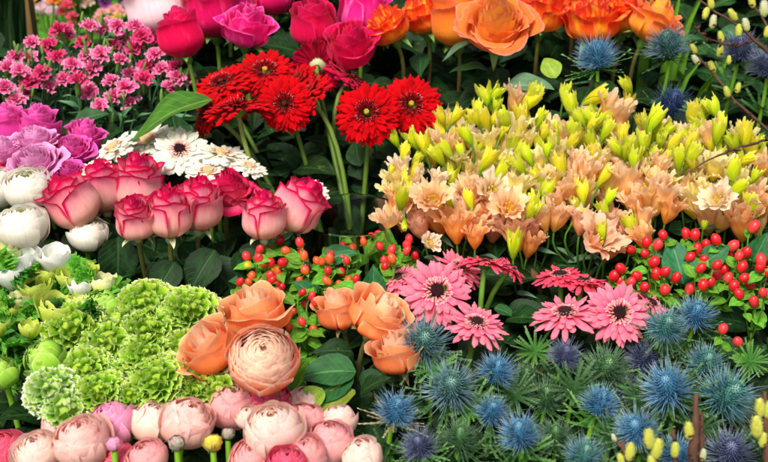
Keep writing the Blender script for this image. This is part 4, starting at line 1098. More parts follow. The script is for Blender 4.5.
anem(4, 258, 32, (-.1, 1, .4), 'cup', 'ancream', 'pale lime anemone bud under the lowest ivory ranunculus, at the left edge')
anem(20, 303, 20, (0, 1, .4), 'cup_open', 'ancream', 'pinkish cream anemone bud under the pointed yellow green one', nl=2)
anem(81, 289, 24, (.2, 1, .4), 'cup', 'anwhite', 'narrow white anemone between the yellow one and the cream lime cup', nl=2)
anem(46, 277, 20, (0, 1, .5), 'cup', 'anlime', 'tiny lime anemone bud in the thick of the ruffled leaves', nl=5)
anem(88, 273, 18, (.2, 1, .4), 'cup', 'anlime', 'tiny lime anemone bud beside the dark rose leaves', nl=5)
anem(10, 312, 20, (.1, 1, .5), 'cup', 'anlime', 'tiny lime anemone bud above the star collared one', nl=5)

ANS = [o for o in WM if o.get('category') == 'anemone']
for i in range(26):      # the ruffled leaves that stand up between the cups
    px, py = R_.uniform(-4, 100), R_.uniform(268, 348)
    if py > 318 and px > 45: continue
    p = at(px, py, D0(py) - R_.uniform(.012, .05)); own = min(ANS, key=lambda o: (o.location - p).xy.length)
    a = R_.uniform(0, 2 * PI); dv = Vector((math.cos(a) * .8, math.sin(a) * .5 - .2, R_.uniform(.3, 1.1)))
    part('leaf', pick('frill'), M[R_.choice(['frill', 'frill', 'frilldark'])], own, myz(p, dv, Vector((R_.uniform(-.3, .3), -.4, 1)), R_.uniform(.016, .028)))
# ------------------------------------------------------------------ spray carnations: every stem with its blooms
CS = [(12, 59, 'spray carnation nearest the dark blades in the upper left corner'), (32, 44, 'spray carnation under the blurred orange and yellow flowers'), (64, 33, 'bright pink spray carnation below the pale blurred pair of flowers'),
      (90, 36, 'spray carnation with three small blooms under the blurred purple flower'), (119, 33, 'spray carnation with paired blooms below the blurred pink cluster'), (146, 38, 'spray carnation under the pale blush rose'),
      (150, 60, 'spray carnation left of the crimson pink rose bud'), (178, 72, 'spray carnation closest to the drooping red gerbera'), (103, 56, 'spray carnation in the middle of the pink bank, two blooms side by side'),
      (32, 78, 'spray carnation with a round dark eyed bloom above the lilac roses'), (14, 106, 'spray carnation with a wide open bloom at the left edge above the lilac roses'), (80, 86, 'spray carnation with the largest ruffled bloom, above the deep lilac rose'),
      (122, 87, 'spray carnation with a striped half folded bloom, left of the large leaf'), (108, 104, 'spray carnation lowest in the bank, in shade beside the white gerberas'), (168, 86, 'spray carnation just above the large leaf'), (131, 73, 'spray carnation with pale edged petals above the striped one'),
      (60, 64, 'spray carnation with small shaded blooms left of the middle of the bank')]
CB = [(49, 46), (67, 34), (32, 43), (90, 28), (83, 43), (117, 27), (122, 39), (132, 48), (142, 37), (101, 55), (120, 60), (130, 75), (111, 81), (125, 88), (78, 81), (89, 92), (30, 80), (42, 73), (26, 92), (30, 60), (15, 58), (155, 55),
      (147, 67), (156, 55), (175, 67), (189, 79), (169, 87), (157, 40), (136, 50), (30, 84), (17, 101), (14, 114), (2, 113), (114, 97), (100, 107), (131, 104), (104, 28), (136, 27), (60, 30), (20, 71), (58, 58), (72, 66), (8, 68), (92, 70), (64, 80), (162, 70), (176, 78), (144, 80), (5, 88), (112, 45), (88, 56), (48, 88)]
def cluster(pts, seeds):
    o = [[] for _ in seeds]
    for p in pts:
        i = min(range(len(seeds)), key=lambda j: (seeds[j][0] - p[0]) ** 2 + (seeds[j][1] - p[1]) ** 2)
        o[i].append(p)
    return o
for (sx, sy, lab), bl in zip(CS, cluster(CB, CS)):
    Dn = D0(sy) + .07
    node = at(sx, sy + 40, Dn + .01); base = base_for(at(sx, sy, Dn))
    root = thing('spray_carnation', ('pink ' if 'pink' not in lab else '') + lab, 'carnation', base, 'pink spray carnations')
    mb = MB(); off = -base
    cv = bez(node, node - Vector((0, 0, .04)), base + Vector((0, 0, .08)), base, 8)
    tube(mb, [tuple(q + off) for q in cv], .0014, 6, R_.random())
    ends = []
    for (px, py) in bl:
        d = facing((R_.uniform(-.5, .5), .8, R_.uniform(.4, 1.3))); D = Dn + R_.uniform(-.02, .02); c = at(px, py, D)
        s = R_.uniform(9.5, 12) * K * D
        ends.append(('b', c, d, s))
    for k in range(R_.randint(3, 5)):
        px, py = sx + R_.uniform(-22, 22), sy + R_.uniform(-18, 20)
        d = facing((R_.uniform(-.4, .4), 1, R_.uniform(-.1, .4))); D = Dn + R_.uniform(-.02, .02); ends.append(('u', at(px, py, D), d, R_.uniform(5.5, 8) * K * D))
    leaves = []
    for kind, c, d, s in ends:
        st = c - d * (1.5 if kind == 'b' else .95) * s
        t = R_.uniform(0, .35); nn = along(cv, t)
        bc = bez(st, st - d * .02, nn + Vector((0, 0, .02)), nn, 8)
        tube(mb, [tuple(q + off) for q in bc], .0010, 5, R_.random())
        leaves.append(bc)
    part('stem', mb.mesh('stem'), M['leafcarn'], root, Matrix.Translation(base))
    for kind, c, d, s in ends:
        if kind == 'b':
            b = part('bloom', pick('carn'), M[R_.choice(['carn', 'carn', 'carndeep'])], root, orient(c, d, s))
            part('calyx', pick('ccalyx'), M['calyx'], b, orient(c, d, s))
        else:
            part('bud', pick('cbud'), M['calyx'], root, orient(c, d, s * .9))
    for bc in leaves:
        for k in range(2):
            f = along(bc, R_.uniform(.15, .8)); a = R_.uniform(0, 2 * PI)
            add_leaf(root, f, Vector((math.cos(a) * .8, math.sin(a) * .8, R_.uniform(.3, 1))), R_.uniform(.018, .034), M['leafcarn'], 'leaf_narrow')

# ------------------------------------------------------------------ lisianthus
LS = [(398, 146, 'lisianthus stem with lime buds touching the right red gerbera'), (440, 138, 'lisianthus with a tall cream and apricot bloom, right of the red gerberas'), (492, 106, 'lisianthus with a sheaf of upright lime buds under the largest orange rose'),
      (524, 104, 'lisianthus with a peach funnel bloom among lime buds, below the grey green leaf'), (566, 98, 'lisianthus with a tall ragged lime bud beside the left back thistle'), (582, 124, 'lisianthus with a flat topped cream peach bloom beneath the slanting bud'),
      (620, 100, 'lisianthus with the tallest lime bud and a peach trumpet'), (646, 130, 'lisianthus with clustered lime buds right of the peach trumpet'), (685, 136, 'lisianthus with a small blush bud bloom, below the darkest back thistle'),
      (706, 118, 'lisianthus with the tightest sheaf of lime buds at the right'), (752, 142, 'lisianthus with slanting buds nearest the terracotta at the right edge'), (716, 158, 'lisianthus with a white cream bloom crossed by a thin brown twig'),
      (504, 152, 'lisianthus with a cream peach bloom in the centre left of the bunch'), (552, 150, 'lisianthus with pale yellow petals in the middle of the bunch'), (605, 165, 'lisianthus with rounded green buds and an apricot bloom in the bunch centre'),
      (655, 165, 'lisianthus with a golden yellow bloom beside the thin twig'), (410, 190, 'lisianthus with a drooping lime bud at the left edge of the bunch'), (440, 204, 'lisianthus with a cream peach open bloom above the brown paper'),
      (470, 220, 'lisianthus with deep orange blooms in the lower left'), (495, 192, 'lisianthus with a creamy ruffled bloom and a lime bud, above the orange ones'), (520, 202, 'lisianthus with lime yellow buds around a peach cupped bloom'),
      (522, 238, 'salmon lisianthus with a yellow bud in front, above the coral gerberas'), (565, 186, 'lisianthus with a large pale peach bloom beside round lime buds'), (600, 236, 'salmon lisianthus with a wide open bloom facing out, beside the red berries'),
      (584, 210, 'lisianthus of yellow lime buds over the dark gap'), (640, 190, 'lisianthus with two broad apricot blooms hanging over the dark stems'), (692, 198, 'lisianthus with cream yellow blooms above the red berries'),
      (720, 206, 'lisianthus with an open cream apricot bloom at the lower right'), (752, 180, 'lisianthus with yellow blooms at the right edge'), (744, 222, 'lisianthus with an ochre drooping bloom just above a single red berry')]
# blooms: px, py, diameter, kind, open
LB = [(453, 130, 40, 'c', 0), (430, 150, 36, 'c', 0), (402, 166, 24, 'b', 0), (518, 100, 32, 'a', 0), (505, 156, 36, 'b', 0), (580, 122, 38, 'a', 0), (612, 112, 40, 'a', 0), (627, 149, 34, 'a', 0), (542, 132, 28, 'c', 0), (558, 152, 34, 'c', 0), (580, 164, 30, 'a', 0),
      (625, 172, 42, 'a', 0), (618, 122, 32, 'a', 0), (658, 150, 32, 'c', 0), (681, 130, 16, 'b', 0), (702, 158, 26, 'b', 0), (685, 147, 28, 'b', 0), (729, 150, 26, 'c', 0), (716, 166, 30, 'c', 0), (762, 163, 26, 'a', 0),
      (433, 200, 36, 'a', 1), (448, 209, 30, 'b', 0), (419, 197, 28, 's', 0), (438, 180, 22, 'b', 0), (456, 225, 38, 'o', 0), (485, 214, 32, 'o', 0), (509, 208, 36, 'a', 1), (469, 189, 28, 'a', 0), (480, 184, 32, 'a', 0), (492, 192, 38, 'b', 1), (517, 187, 36, 'c', 0), (502, 166, 28, 'c', 0), (430, 243, 20, 'b', 1),
      (514, 231, 40, 's', 0), (531, 243, 30, 'o', 0), (552, 178, 28, 'c', 0), (556, 198, 24, 'a', 0), (567, 186, 46, 'a', 0), (588, 172, 34, 'a', 0), (625, 182, 44, 'a', 0), (650, 194, 42, 'a', 0), (598, 240, 44, 's', 1), (612, 220, 28, 's', 0), (624, 232, 26, 's', 0), (644, 238, 28, 'o', 0),
      (662, 196, 40, 'a', 0), (691, 200, 38, 'c', 0), (718, 200, 34, 'b', 1), (708, 216, 38, 'a', 0), (741, 222, 40, 'o', 0), (734, 181, 34, 'c', 0), (752, 193, 30, 'a', 0), (712, 172, 32, 'c', 0), (764, 176, 28, 'a', 0), (672, 174, 32, 'c', 0), (605, 198, 26, 'a', 0), (470, 168, 28, 'c', 0), (540, 160, 28, 'c', 0), (604, 142, 26, 'c', 0), (642, 166, 30, 'c', 0), (455, 160, 28, 'c', 0),
      (475, 236, 26, 'o', 0), (610, 250, 26, 'o', 0), (762, 206, 30, 'o', 0), (526, 140, 26, 'c', 0), (488, 142, 26, 'c', 0), (700, 178, 28, 'c', 0)]
LU = [(393, 137), (413, 140), (405, 152), (392, 170), (437, 155), (487, 97), (497, 105), (478, 110), (505, 120), (532, 97), (525, 115), (504, 130), (477, 148), (565, 92), (596, 97), (627, 86), (629, 101), (530, 101), (521, 115), (559, 128), (607, 130), (595, 155), (527, 155), (617, 149),
      (642, 122), (650, 128), (644, 142), (508, 130), (667, 130), (693, 115), (700, 124), (713, 107), (723, 122), (708, 136), (745, 134), (733, 141), (758, 142), (748, 159), (720, 153), (718, 132), (406, 179), (415, 172), (452, 177), (402, 197), (444, 197), (469, 199), (404, 225), (456, 213),
      (531, 212), (519, 202), (544, 189), (533, 204), (500, 172), (542, 210), (547, 189), (583, 191), (579, 216), (577, 208), (604, 177), (610, 197), (604, 210), (631, 225), (602, 231), (650, 200), (650, 197), (733, 172), (756, 175), (737, 190), (704, 225), (754, 205), (741, 164), (514, 243), (484, 120), (497, 92), (570, 104),
      (446, 150), (461, 150), (424, 142), (547, 148), (573, 142), (635, 158), (668, 160), (692, 164), (661, 141), (540, 118), (600, 120), (466, 135), (675, 188), (417, 160), (560, 165), (590, 140), (655, 120), (702, 112), (518, 165), (487, 165), (535, 173)]
def filler(n, pts, gap, grow, ok):
    tries = 0
    while n and tries < 4000:
        tries += 1
        px = R_.uniform(392, 766); lo = 100 + (60 if px < 440 else 0) + max(0, (px - 640) * .25) + 14; hi = 228 if px < 560 else 222
        py = R_.uniform(lo, hi)
        if ok(py) and min((px - q[0]) ** 2 + ((py - q[1]) * 1.3) ** 2 for q in pts) > gap * gap:
            pts.append((px, py) + grow(px, py)); n -= 1
filler(46, LB, 16, lambda x, y: (R_.uniform(26, 36), R_.choice('aaccccb') if y < 195 else R_.choice('aoas'), 0), lambda y: y > 128)
filler(34, LU, 8.5, lambda x, y: (), lambda y: y < 158)
LM = {'a': 'lapricot', 'b': 'lblush', 'c': 'lcream', 'o': 'lorange', 's': 'lsalmon'}
for (sx, sy, lab), bl, bu in zip(LS, cluster(LB, LS), cluster(LU, LS)):
    Dn = D0(sy) - .015
    node = at(sx, sy + 62, Dn + .035); base = base_for(at(sx, sy + 30, Dn + .03))
    root = thing('lisianthus', lab, 'lisianthus', base, 'apricot and lime lisianthus')
    off = -base; mb = MB()
    cv = bez(node, node - Vector((0, 0, .05)), base + Vector((0, 0, .08)), base, 8)
    tube(mb, [tuple(q + off) for q in cv], .0020, 6, R_.random())
    todo = []
    for (px, py, d, k, op) in bl:
        D = D0(py) + R_.uniform(-.02, .02) - (.03 if op else 0)
        dv = facing((R_.uniform(-.45, .45), .95 - .45 * op, R_.uniform(.15, .5) + .5 * op)) if k != 'o' else facing((R_.uniform(-.5, .5), .8, .3))
        s = d * .5 * K * D * 1.15; c = at(px, py, D)
        todo.append((c - dv * .95 * s, dv)); bl_ = part('bloom', pick('lis_open' if op else 'lis'), M[LM[k]], root, orient(c, dv, s))
        if op: part('stamens', pick('stamens'), M['anther'], bl_, orient(c, dv, s))
    for (px, py) in bu:
        D = D0(py) + R_.uniform(-.045, .0)
        dv = facing((R_.uniform(-.8, .8), 1, R_.uniform(-.2, .7)))
        if (px, py) == (404, 225): dv = facing((0, -1, .1))
        if (px, py) in ((596, 97), (748, 159), (758, 142), (650, 200), (456, 213)): dv = facing((.9, .5, .2))
        slim = (px, py) in ((404, 225), (650, 200), (456, 213), (392, 170), (704, 225))
        s = (5.2 if slim else R_.uniform(7.5, 12.5)) * K * D; c = at(px, py, D)
        todo.append((c - dv * 1.28 * s, dv))
        part('bud', pick('lbud_slim' if slim else 'lbud'), M[R_.choice(['lbud', 'lbud', 'lbudy'])], root, orient(c, dv, s))
    for st, dv in todo:
        nn = along(cv, R_.uniform(0, .3)) if (st - node).z > 0 else along(cv, .3)
        bc = bez(st, st - dv * .03, nn + (st - nn) * .2 + Vector((0, 0, .012)), nn, 9)
        tube(mb, [tuple(q + off) for q in bc], [.0012] * 3 + [.0014] * 6, 5, R_.random())
        if R_.random() < .8:
            a = R_.uniform(0, 6.28)
            add_leaf(root, along(bc, R_.uniform(.3, .8)), Vector((math.cos(a), math.sin(a), .5)), R_.uniform(.022, .04), M['leafgrey'], 'leaf_narrow')
    part('stem', mb.mesh('stem'), M['stemdark'], root, Matrix.Translation(base))

# ------------------------------------------------------------------ hypericum sprigs
def sprigs(seeds, berries, group, mats, dd, leafs, size, nl=5):
    for (sx, sy, lab), bl in zip(seeds, cluster(berries, seeds)):
        Dn = D0(sy) + dd
        node = at(sx, sy + 34, Dn + .02); base = base_for(at(sx, sy + 10, Dn))
        root = thing('hypericum_sprig', lab, 'berry sprig', base, group)
        off = -base; mb = MB()
        cv = bez(node, node - Vector((0, 0, .05)), base + Vector((0, 0, .08)), base, 8)
        tube(mb, [tuple(q + off) for q in cv], .0019, 6, R_.random())
        brs = []
        for b in bl:
            px, py = b[0], b[1]; D = Dn + (sy - py) * .0009 + R_.uniform(-.022, .022)
            dv = facing((R_.uniform(-.6, .6), R_.uniform(.3, 1), R_.uniform(0, .7))); s = size * R_.uniform(.88, 1.12) * K * D; c = at(px, py, D)
            me = M[b[2]] if len(b) > 2 else M[R_.choice(mats)]
            o = part('berry', G['berry'][0], me, root, orient(c, dv, s, sz=s * R_.uniform(.98, 1.22)))
            part('sepals', pick('bcalyx'), M['hleaf'], o, orient(c, dv, s))
            st = c - dv * 1.1 * s; nn = along(cv, R_.uniform(0, .12))
            bc = bez(st, st - dv * .012, nn + (st - nn) * .35 + Vector((0, 0, -.004)), nn, 7)
            tube(mb, [tuple(q + off) for q in bc], .0010, 5, R_.random()); brs.append(bc)
        for bc in brs:
            for k in range(nl):
                if R_.random() < .75:
                    a = R_.uniform(0, 6.28)
                    add_leaf(root, along(bc, R_.uniform(.03, .7)), Vector((math.cos(a), math.sin(a) - .4, R_.uniform(-.2, .7))), R_.uniform(*leafs), M['hleaf'], 'leaf_oval')
        part('stem', mb.mesh('stem'), M['stem'], root, Matrix.Translation(base))
        yield root
HS = [(286, 247, 'hypericum sprig of orange berries just under the rounded pink edged rose'), (267, 262, 'hypericum sprig left of centre with one yellow berry'), (244, 288, 'hypericum sprig with a tight knot of orange red berries at the far left'),
      (300, 270, 'hypericum sprig carrying the one dark brown berry'), (341, 249, 'hypericum sprig with paired berries below the gerbera stems'), (374, 242, 'hypericum sprig with upright berries beneath the glass vase'), (400, 246, 'hypericum sprig with the berries nearest the brown paper'),
      (334, 277, 'hypericum sprig with clustered berries behind the cupped peach rose'), (308, 303, 'hypericum sprig of dark red berries between the peach garden roses'), (304, 326, 'lowest hypericum sprig, red berries hanging right of the open peach rose'), (383, 268, 'hypericum sprig with a lone orange berry beside the tilted pink gerbera'), (275, 288, 'hypericum sprig with berries close above the orange peach rose')]
HB = [(280, 241), (300, 243), (286, 251), (267, 251), (259, 259), (282, 263), (294, 255), (307, 267, 'berrybrown'), (264, 265), (263, 282), (279, 282), (304, 287), (327, 255), (343, 249), (343, 259), (339, 240), (364, 246), (372, 237), (379, 235), (389, 242), (407, 245), (327, 281), (339, 284), (341, 272), (348, 281), (356, 279), (317, 261), (328, 271), (385, 267),
      (305, 304), (315, 302), (415, 256), (252, 276), (240, 282), (249, 282), (237, 293), (243, 294), (250, 292), (248, 266, 'berryyellow'), (274, 268, 'berryyellow'), (293, 312), (302, 322), (313, 330), (301, 331), (289, 327), (270, 275), (322, 262)]
for k in range(34):
    HB.append((R_.uniform(246, 318), R_.uniform(244, 296)) if k < 22 else (R_.uniform(322, 412), R_.uniform(238, 266)))
hs = list(sprigs(HS, HB, 'orange red berry sprigs in the centre', ['berryorange', 'berrycoral', 'berrycoral', 'berry'], -.01, (.012, .023), 4.2, 7))
leaf_px(hs[10], (372, 300), (375, 270), D0(280) - .01, M['hleafdark'], 'leaf_oval', .01, .3)
leaf_px(hs[7], (322, 262), (352, 248), D0(262), M['hleafdark'], 'leaf_oval', .01, .5)
leaf_px(hs[3], (318, 298), (298, 282), D0(282), M['hleafdark'], 'leaf_oval', .01, .4)
HS2 = [(656, 242, 'red hypericum sprig at the left of the red bank, under the apricot lisianthus'), (692, 242, 'red hypericum sprig in the back middle of the red bank'), (623, 275, 'red hypericum sprig crowding the large right pink gerbera'), (662, 274, 'red hypericum sprig with paired glossy berries left of the big oval leaf'),
       (684, 264, 'red hypericum sprig with berries against the big oval green leaf'), (706, 264, 'red hypericum sprig with stacked berries right of the big oval leaf'), (690, 290, 'red hypericum sprig low down just above the blue thistles'), (722, 268, 'red hypericum sprig with the tightest heap of berries'),
       (737, 254, 'red hypericum sprig with dark red berries near the right edge'), (757, 264, 'red hypericum sprig cut by the right edge'), (752, 298, 'red hypericum sprig with three separate berries in the lower right'), (756, 229, 'red hypericum sprig with one berry up among the ochre lisianthus'), (731, 336, 'red hypericum sprig with two lonely berries beside the right thistles'), (640, 284, 'red hypericum sprig half behind the large right pink gerbera'), (712, 240, 'red hypericum sprig with two oblong berries over an oval leaf')]
HB2 = [(663, 235), (686, 234), (695, 235), (647, 243), (658, 245), (631, 250), (645, 254), (621, 269), (637, 276), (656, 274), (665, 272), (678, 259), (687, 271), (665, 290), (690, 289), (706, 245), (716, 240), (697, 249), (690, 257), (703, 260), (701, 268), (710, 282), (703, 285), (717, 265), (727, 263), (724, 270), (728, 278), (716, 274), (733, 246), (729, 254), (739, 256), (746, 253), (742, 267), (761, 261), (760, 268), (767, 272),
       (754, 227), (739, 294), (754, 302), (763, 293), (620, 282), (614, 276), (631, 282), (644, 287), (744, 278), (676, 278), (723, 329), (738, 342), (750, 284), (654, 262), (734, 286), (722, 252)]
hs2 = list(sprigs(HS2, HB2, 'red berry sprigs on the right', ['berry', 'berry', 'berrycoral'], -.03, (.011, .021), 5.2, 4))
leaf_px(hs2[4], (683, 284), (674, 240), D0(255) - .035, M['hleafdark'], 'leaf_oval', .0, .2)['label'] = 'big upright oval green leaf'
leaf_px(hs2[5], (702, 265), (727, 246), D0(255) - .02, M['hleafdark'], 'leaf_oval', .01, .4)
leaf_px(hs2[9], (752, 262), (768, 236), D0(255) + .0, M['hleafdark'], 'leaf_oval', .01, .4)

# ------------------------------------------------------------------ sea holly
def holly(px, py, d, face, tint, label, dd=0.0, br='bracts', nleaf=3, group='blue sea holly at the front right', D=None, leafsz=(.028, .045)):
    D = D or D0(py) + dd; s = d * .5 * K * D * R_.uniform(.80, .96); dirv = facing((face[0] + R_.uniform(-.25, .25), face[1], face[2] * .75)); c = at(px, py, D); base = base_for(c)
    root = thing('sea_holly', label, 'sea holly', base, group)
    hd = part('cone', pick('cone'), M[tint][1] if False else M[tint][1], root, orient(c, dirv, s))
    part('spines', pick('spines'), M[tint][0], root, orient(c - dirv * .08 * s, dirv, s * 1.08))
    part('bracts', pick('bracts'), M[br], root, orient(c - dirv * .1 * s, dirv, s * 1.05))
    cv = stem_curve(c - dirv * .5 * s, dirv, base)
    add_stem(root, cv, .0022, .003, M['stembright'])
    for i in range(nleaf):
        a = R_.uniform(0, 2 * PI); f = along(cv, R_.uniform(.08, .35))
        part('leaf', pick('tleaf'), M[R_.choice(['bracts', 'bractsbright'])], root, myz(f, Vector((math.cos(a), math.sin(a) - .4, R_.uniform(.1, .8))), Vector((0, 0, 1)) - FWD * .5, R_.uniform(*leafsz)))
    return root
T = [(424, 344, 58, (-.1, .6, .8), 'tgrey', 'grey green thistle overlapping the half hidden peach rose', -.05, 'bracts'), (451, 388, 58, (-.1, .5, .9), 'tgrey', 'steel blue thistle with a green heart, right of a pale green star of leaves', -.03, 'bracts'),
     (497, 372, 50, (.05, .9, .4), 'tblue', 'bright blue upright thistle under the tilted pink gerbera', -.02, 'bracts'), (396, 411, 54, (.1, .9, .4), 'tblue', 'blue thistle with dry brownish bracts beside the pink ranunculus', -.03, 'bractsbrown'),
     (492, 412, 40, (-.1, .8, .6), 'tblue', 'small blue thistle left of the larger bright front one', -.01, 'bracts'), (520, 434, 54, (.0, .85, .5), 'tblue', 'bright blue thistle at the bottom with pale bracts spreading right', -.04, 'bracts'),
     (420, 446, 46, (-.3, .7, .6), 'tpurple', 'violet blue thistle at the bottom beside the brown bracted one', -.01, 'bractsbright'), (565, 356, 44, (.0, .8, .5), 'tpurple', 'silvery violet thistle standing tall below the low angle pink gerbera', -.02, 'bracts'),
     (606, 369, 54, (.0, .6, .8), 'tgreen', 'green young thistle between the violet and the deep blue ones', -.01, 'bractsbright'), (666, 327, 48, (-.1, .6, .8), 'tteal', 'teal blue thistle overlapping the large right pink gerbera', -.05, 'bracts'),
     (696, 316, 46, (.2, .8, .5), 'tblue', 'deep blue thistle right of the teal one, under the red berries', -.02, 'bracts'), (646, 360, 46, (.1, .7, .5), 'tpurple', 'shaded violet blue thistle behind the largest blue one', .01, 'bracts'),
     (668, 389, 62, (-.15, .75, .6), 'tblue', 'largest deep blue thistle in the middle right', -.04, 'bracts'), (706, 364, 52, (.1, .7, .6), 'tteal', 'teal blue thistle behind the big green blue one', -.0, 'bracts'),
     (727, 396, 68, (.3, .55, .75), 'tteal', 'big green blue thistle behind the brown twig at the right', -.03, 'bracts'), (600, 404, 50, (.1, .9, .3), 'tblue', 'pale blue thistle half covered by a green star of bracts', -.02, 'bractsbright'),
     (636, 430, 54, (-.1, .7, .7), 'tblue', 'blue thistle just above the brown tipped twig at the bottom', -.04, 'bracts'), (585, 456, 48, (.05, .8, .5), 'tteal', 'turquoise thistle cut by the bottom edge', -.03, 'bracts'),
     (676, 456, 50, (.0, .8, .6), 'tblue', 'blue thistle behind the yellow catkins at the bottom edge', -.0, 'bracts'), (730, 454, 60, (.1, .7, .7), 'tpurple', 'dark violet thistle in the lower right corner', -.0, 'bracts'),
     (622, 386, 44, (.2, .7, .5), 'tpurple', 'dusky violet thistle deep between its blue neighbours', .03, 'bracts'), (546, 398, 46, (-.1, .8, .5), 'tgreen', 'green unripe thistle beside a bright stem in the middle of the bunch', .01, 'bractsbright'),
     (460, 438, 46, (.1, .8, .5), 'tgreen', 'green thistle in shade left of the bright bottom one', .0, 'bracts'), (526, 378, 40, (.2, .8, .4), 'tgreen', 'small green thistle right of the bright blue upright one', .02, 'bractsbright'),
     (762, 440, 44, (.1, .8, .4), 'tgreen', 'green thistle behind the catkins at the right edge', .02, 'bracts'), (556, 436, 40, (0, .8, .5), 'tgreen', 'green thistle low between the two bright bottom ones', .02, 'bracts')]
for px, py, d, f, t, lab, dd, br in T:
    holly(px, py, d, f, t, lab, dd, br, nleaf=4)
g = 'blue sea holly at the back right'
holly(597, 57, 48, (-.15, .9, .4), 'tblue', 'blue thistle with a green collar under the red orange roses', -.02, 'bractsbright', 1, g)
holly(668, 46, 50, (-.15, .9, .35), 'tgrey', 'steel blue thistle with long pale side bracts under the rightmost orange rose', -.02, 'bracts', 1, g)
holly(672, 104, 50, (.1, .8, .5), 'tdark', 'darkest thistle in shade above the lisianthus', .02, 'bracts', 2, g)
holly(740, 50, 46, (-.1, .9, .4), 'tpurple', 'violet blue thistle behind the thin twigs in the upper right', .0, 'bracts', 2, g)
holly(767, 66, 42, (.1, .9, .4), 'tpurple', 'violet blue thistle cut by the right edge', -.01, 'bracts', 2, g)
# young leaf stars
def star(px, py, sz, label, mat='bractsbright', dd=-.03, face=(0, .6, .8)):
    D = D0(py) + dd; c = at(px, py, D); base = base_for(c); root = thing('sea_holly_shoot', label, 'sea holly', base, 'young sea holly shoots')
    dirv = facing(face); x = dirv.orthogonal().normalized(); y = dirv.cross(x)
    for i in range(4):
        a = i * 1.6 + R_.uniform(-.3, .3)
        part('leaf', pick('tleaf'), M[mat], root, myz(c, x * math.cos(a) + y * math.sin(a) + dirv * .35, dirv, sz * R_.uniform(.8, 1.1)))
    add_stem(root, stem_curve(c, dirv, base), .002, .003, M['stembright'])
star(432, 370, .030, 'pale green star of spiny leaves between two steel blue thistles')
star(750, 362, .026, 'bright green star of spiny leaves at the right edge of the thistles')
star(514, 396, .032, 'spiny green shoot behind the bright bottom thistle', 'bracts', .0)
star(574, 390, .034, 'spiny green shoot leaning on the bright stem in the thistle bunch', 'bracts', .0)
star(470, 410, .032, 'spiny green shoot right under the steel blue thistle', 'bractsbright', .0)
star(640, 400, .03, 'spiny green shoot left of the largest deep blue thistle', 'bracts', .0)
star(694, 112, .022, 'small green spiny shoot in the gap above the lisianthus buds', 'bractsbright', .0)
star(700, 430, .03, 'spiny green shoot between the yellow catkin twig and the dark violet thistle', 'bracts', .0)
star(535, 352, .03, 'spiny green shoot under the low angle pink gerbera', 'bractsbright', .01)
star(610, 440, .03, 'spiny green shoot in the bottom row left of the brown tipped twig', 'bracts', .0)

# ------------------------------------------------------------------ pussy willow twigs
def twig(pts, D, cats, label, r=.0018, mat='catkin', group=None, kinks=True, nubs=0):
    """pts: pixels from tip down; the foot of the list is carried on to the ground row"""
    P3 = [at(p[0], p[1], D + (p[2] if len(p) > 2 else 0)) for p in pts]
    base = base_for(P3[-1]); 
    root = thing('willow_twig', label, 'twig', base, group)
    full = []
    for a, b in zip(P3[:-1], P3[1:]):
        for i in range(4): full.append(a.lerp(b, i / 4) + Vector((R_.uniform(-1, 1), R_.uniform(-1, 1), R_.uniform(-1, 1))) * .0009)
    full += bez(P3[-1], P3[-1] + (P3[-1] - P3[-2]).normalized() * .05, base + Vector((0, 0, .1)), base, 8)
    mb = MB(); n = len(full)
    tube(mb, [tuple(q - base) for q in full], [r * (.55 + .75 * min(1, i / 12)) * R_.uniform(.88, 1.15) for i in range(n)], 7, R_.random())
    for i in range(nubs):
        q = full[R_.randrange(1, max(2, n - 9))] - base; d = Vector((R_.uniform(-1, 1), R_.uniform(-1, 1), R_.uniform(-.3, 1))).normalized()
        tube(mb, [tuple(q), tuple(q + d * .0035), tuple(q + d * .006)], [.0014, .0018, .0003], 5, .9)
    part('twig', mb.mesh('twig'), M['twig'], root, Matrix.Translation(base))
    for (px, py, ln, dirx, diry, mt) in cats:
        c = at(px, py, D - .003); dv = facing((dirx, diry, .2)); s = ln * .5 * K * D
        o = part('catkin', pick('catkin'), M[mt], root, orient(c, dv, s))
        part('bud_scale', G['scale'][0], M['scale'], o, orient(c, dv, s))
    return root
g = 'willow twigs in the upper right'
twig([(690, -6), (716, 12), (742, 28), (768, 52), (790, 80)], 1.19, [(711, 3, 13, -.2, 1, 'catkin'), (706, 13, 13, -.3, -.9, 'catkin'), (713, 22, 14, .1, 1, 'catkinpale'), (733, 15, 14, -.6, .7, 'catkin'), (739, 30, 13, -.1, -1, 'catkin'), (746, 25, 14, -.3, .9, 'catkinpale'), (729, 60, 9, 0, 1, 'catkin')],
     'brown willow twig sloping down from the top edge with silky lime catkins', .0016, group=g)
twig([(694, 27), (705, 37), (722, 44), (738, 46), (752, 40), (768, 50), (785, 90)], 1.22, [], 'thin crooked twig with tiny yellow buds crossing in front of the violet thistle', .0010, group=g, nubs=16)
twig([(688, 44), (706, 66), (735, 100), (768, 130), (790, 160)], 1.25, [(696, 60, 12, -.6, .8, 'catkinpale'), (694, 49, 11, -.5, .8, 'catkin'), (712, 67, 13, -.4, .7, 'catkin'), (720, 51, 13, .1, 1, 'catkin'), (721, 37, 12, -.3, .9, 'catkin'), (738, 88, 11, .2, 1, 'catkin'), (727, 92, 12, -.3, .8, 'catkin')],
     'brown willow twig running down behind the lisianthus to the right edge', .0015, group=g, nubs=6)
twig([(745, -6), (760, 14), (768, 30), (795, 75)], 1.2, [(764, 9, 17, -.1, 1, 'catkinpale'), (752, 2, 13, -.3, .9, 'catkin'), (767, 32, 12, .1, 1, 'catkin')], 'willow twig in the top right corner with the fattest silky catkin', .0016, group=g)
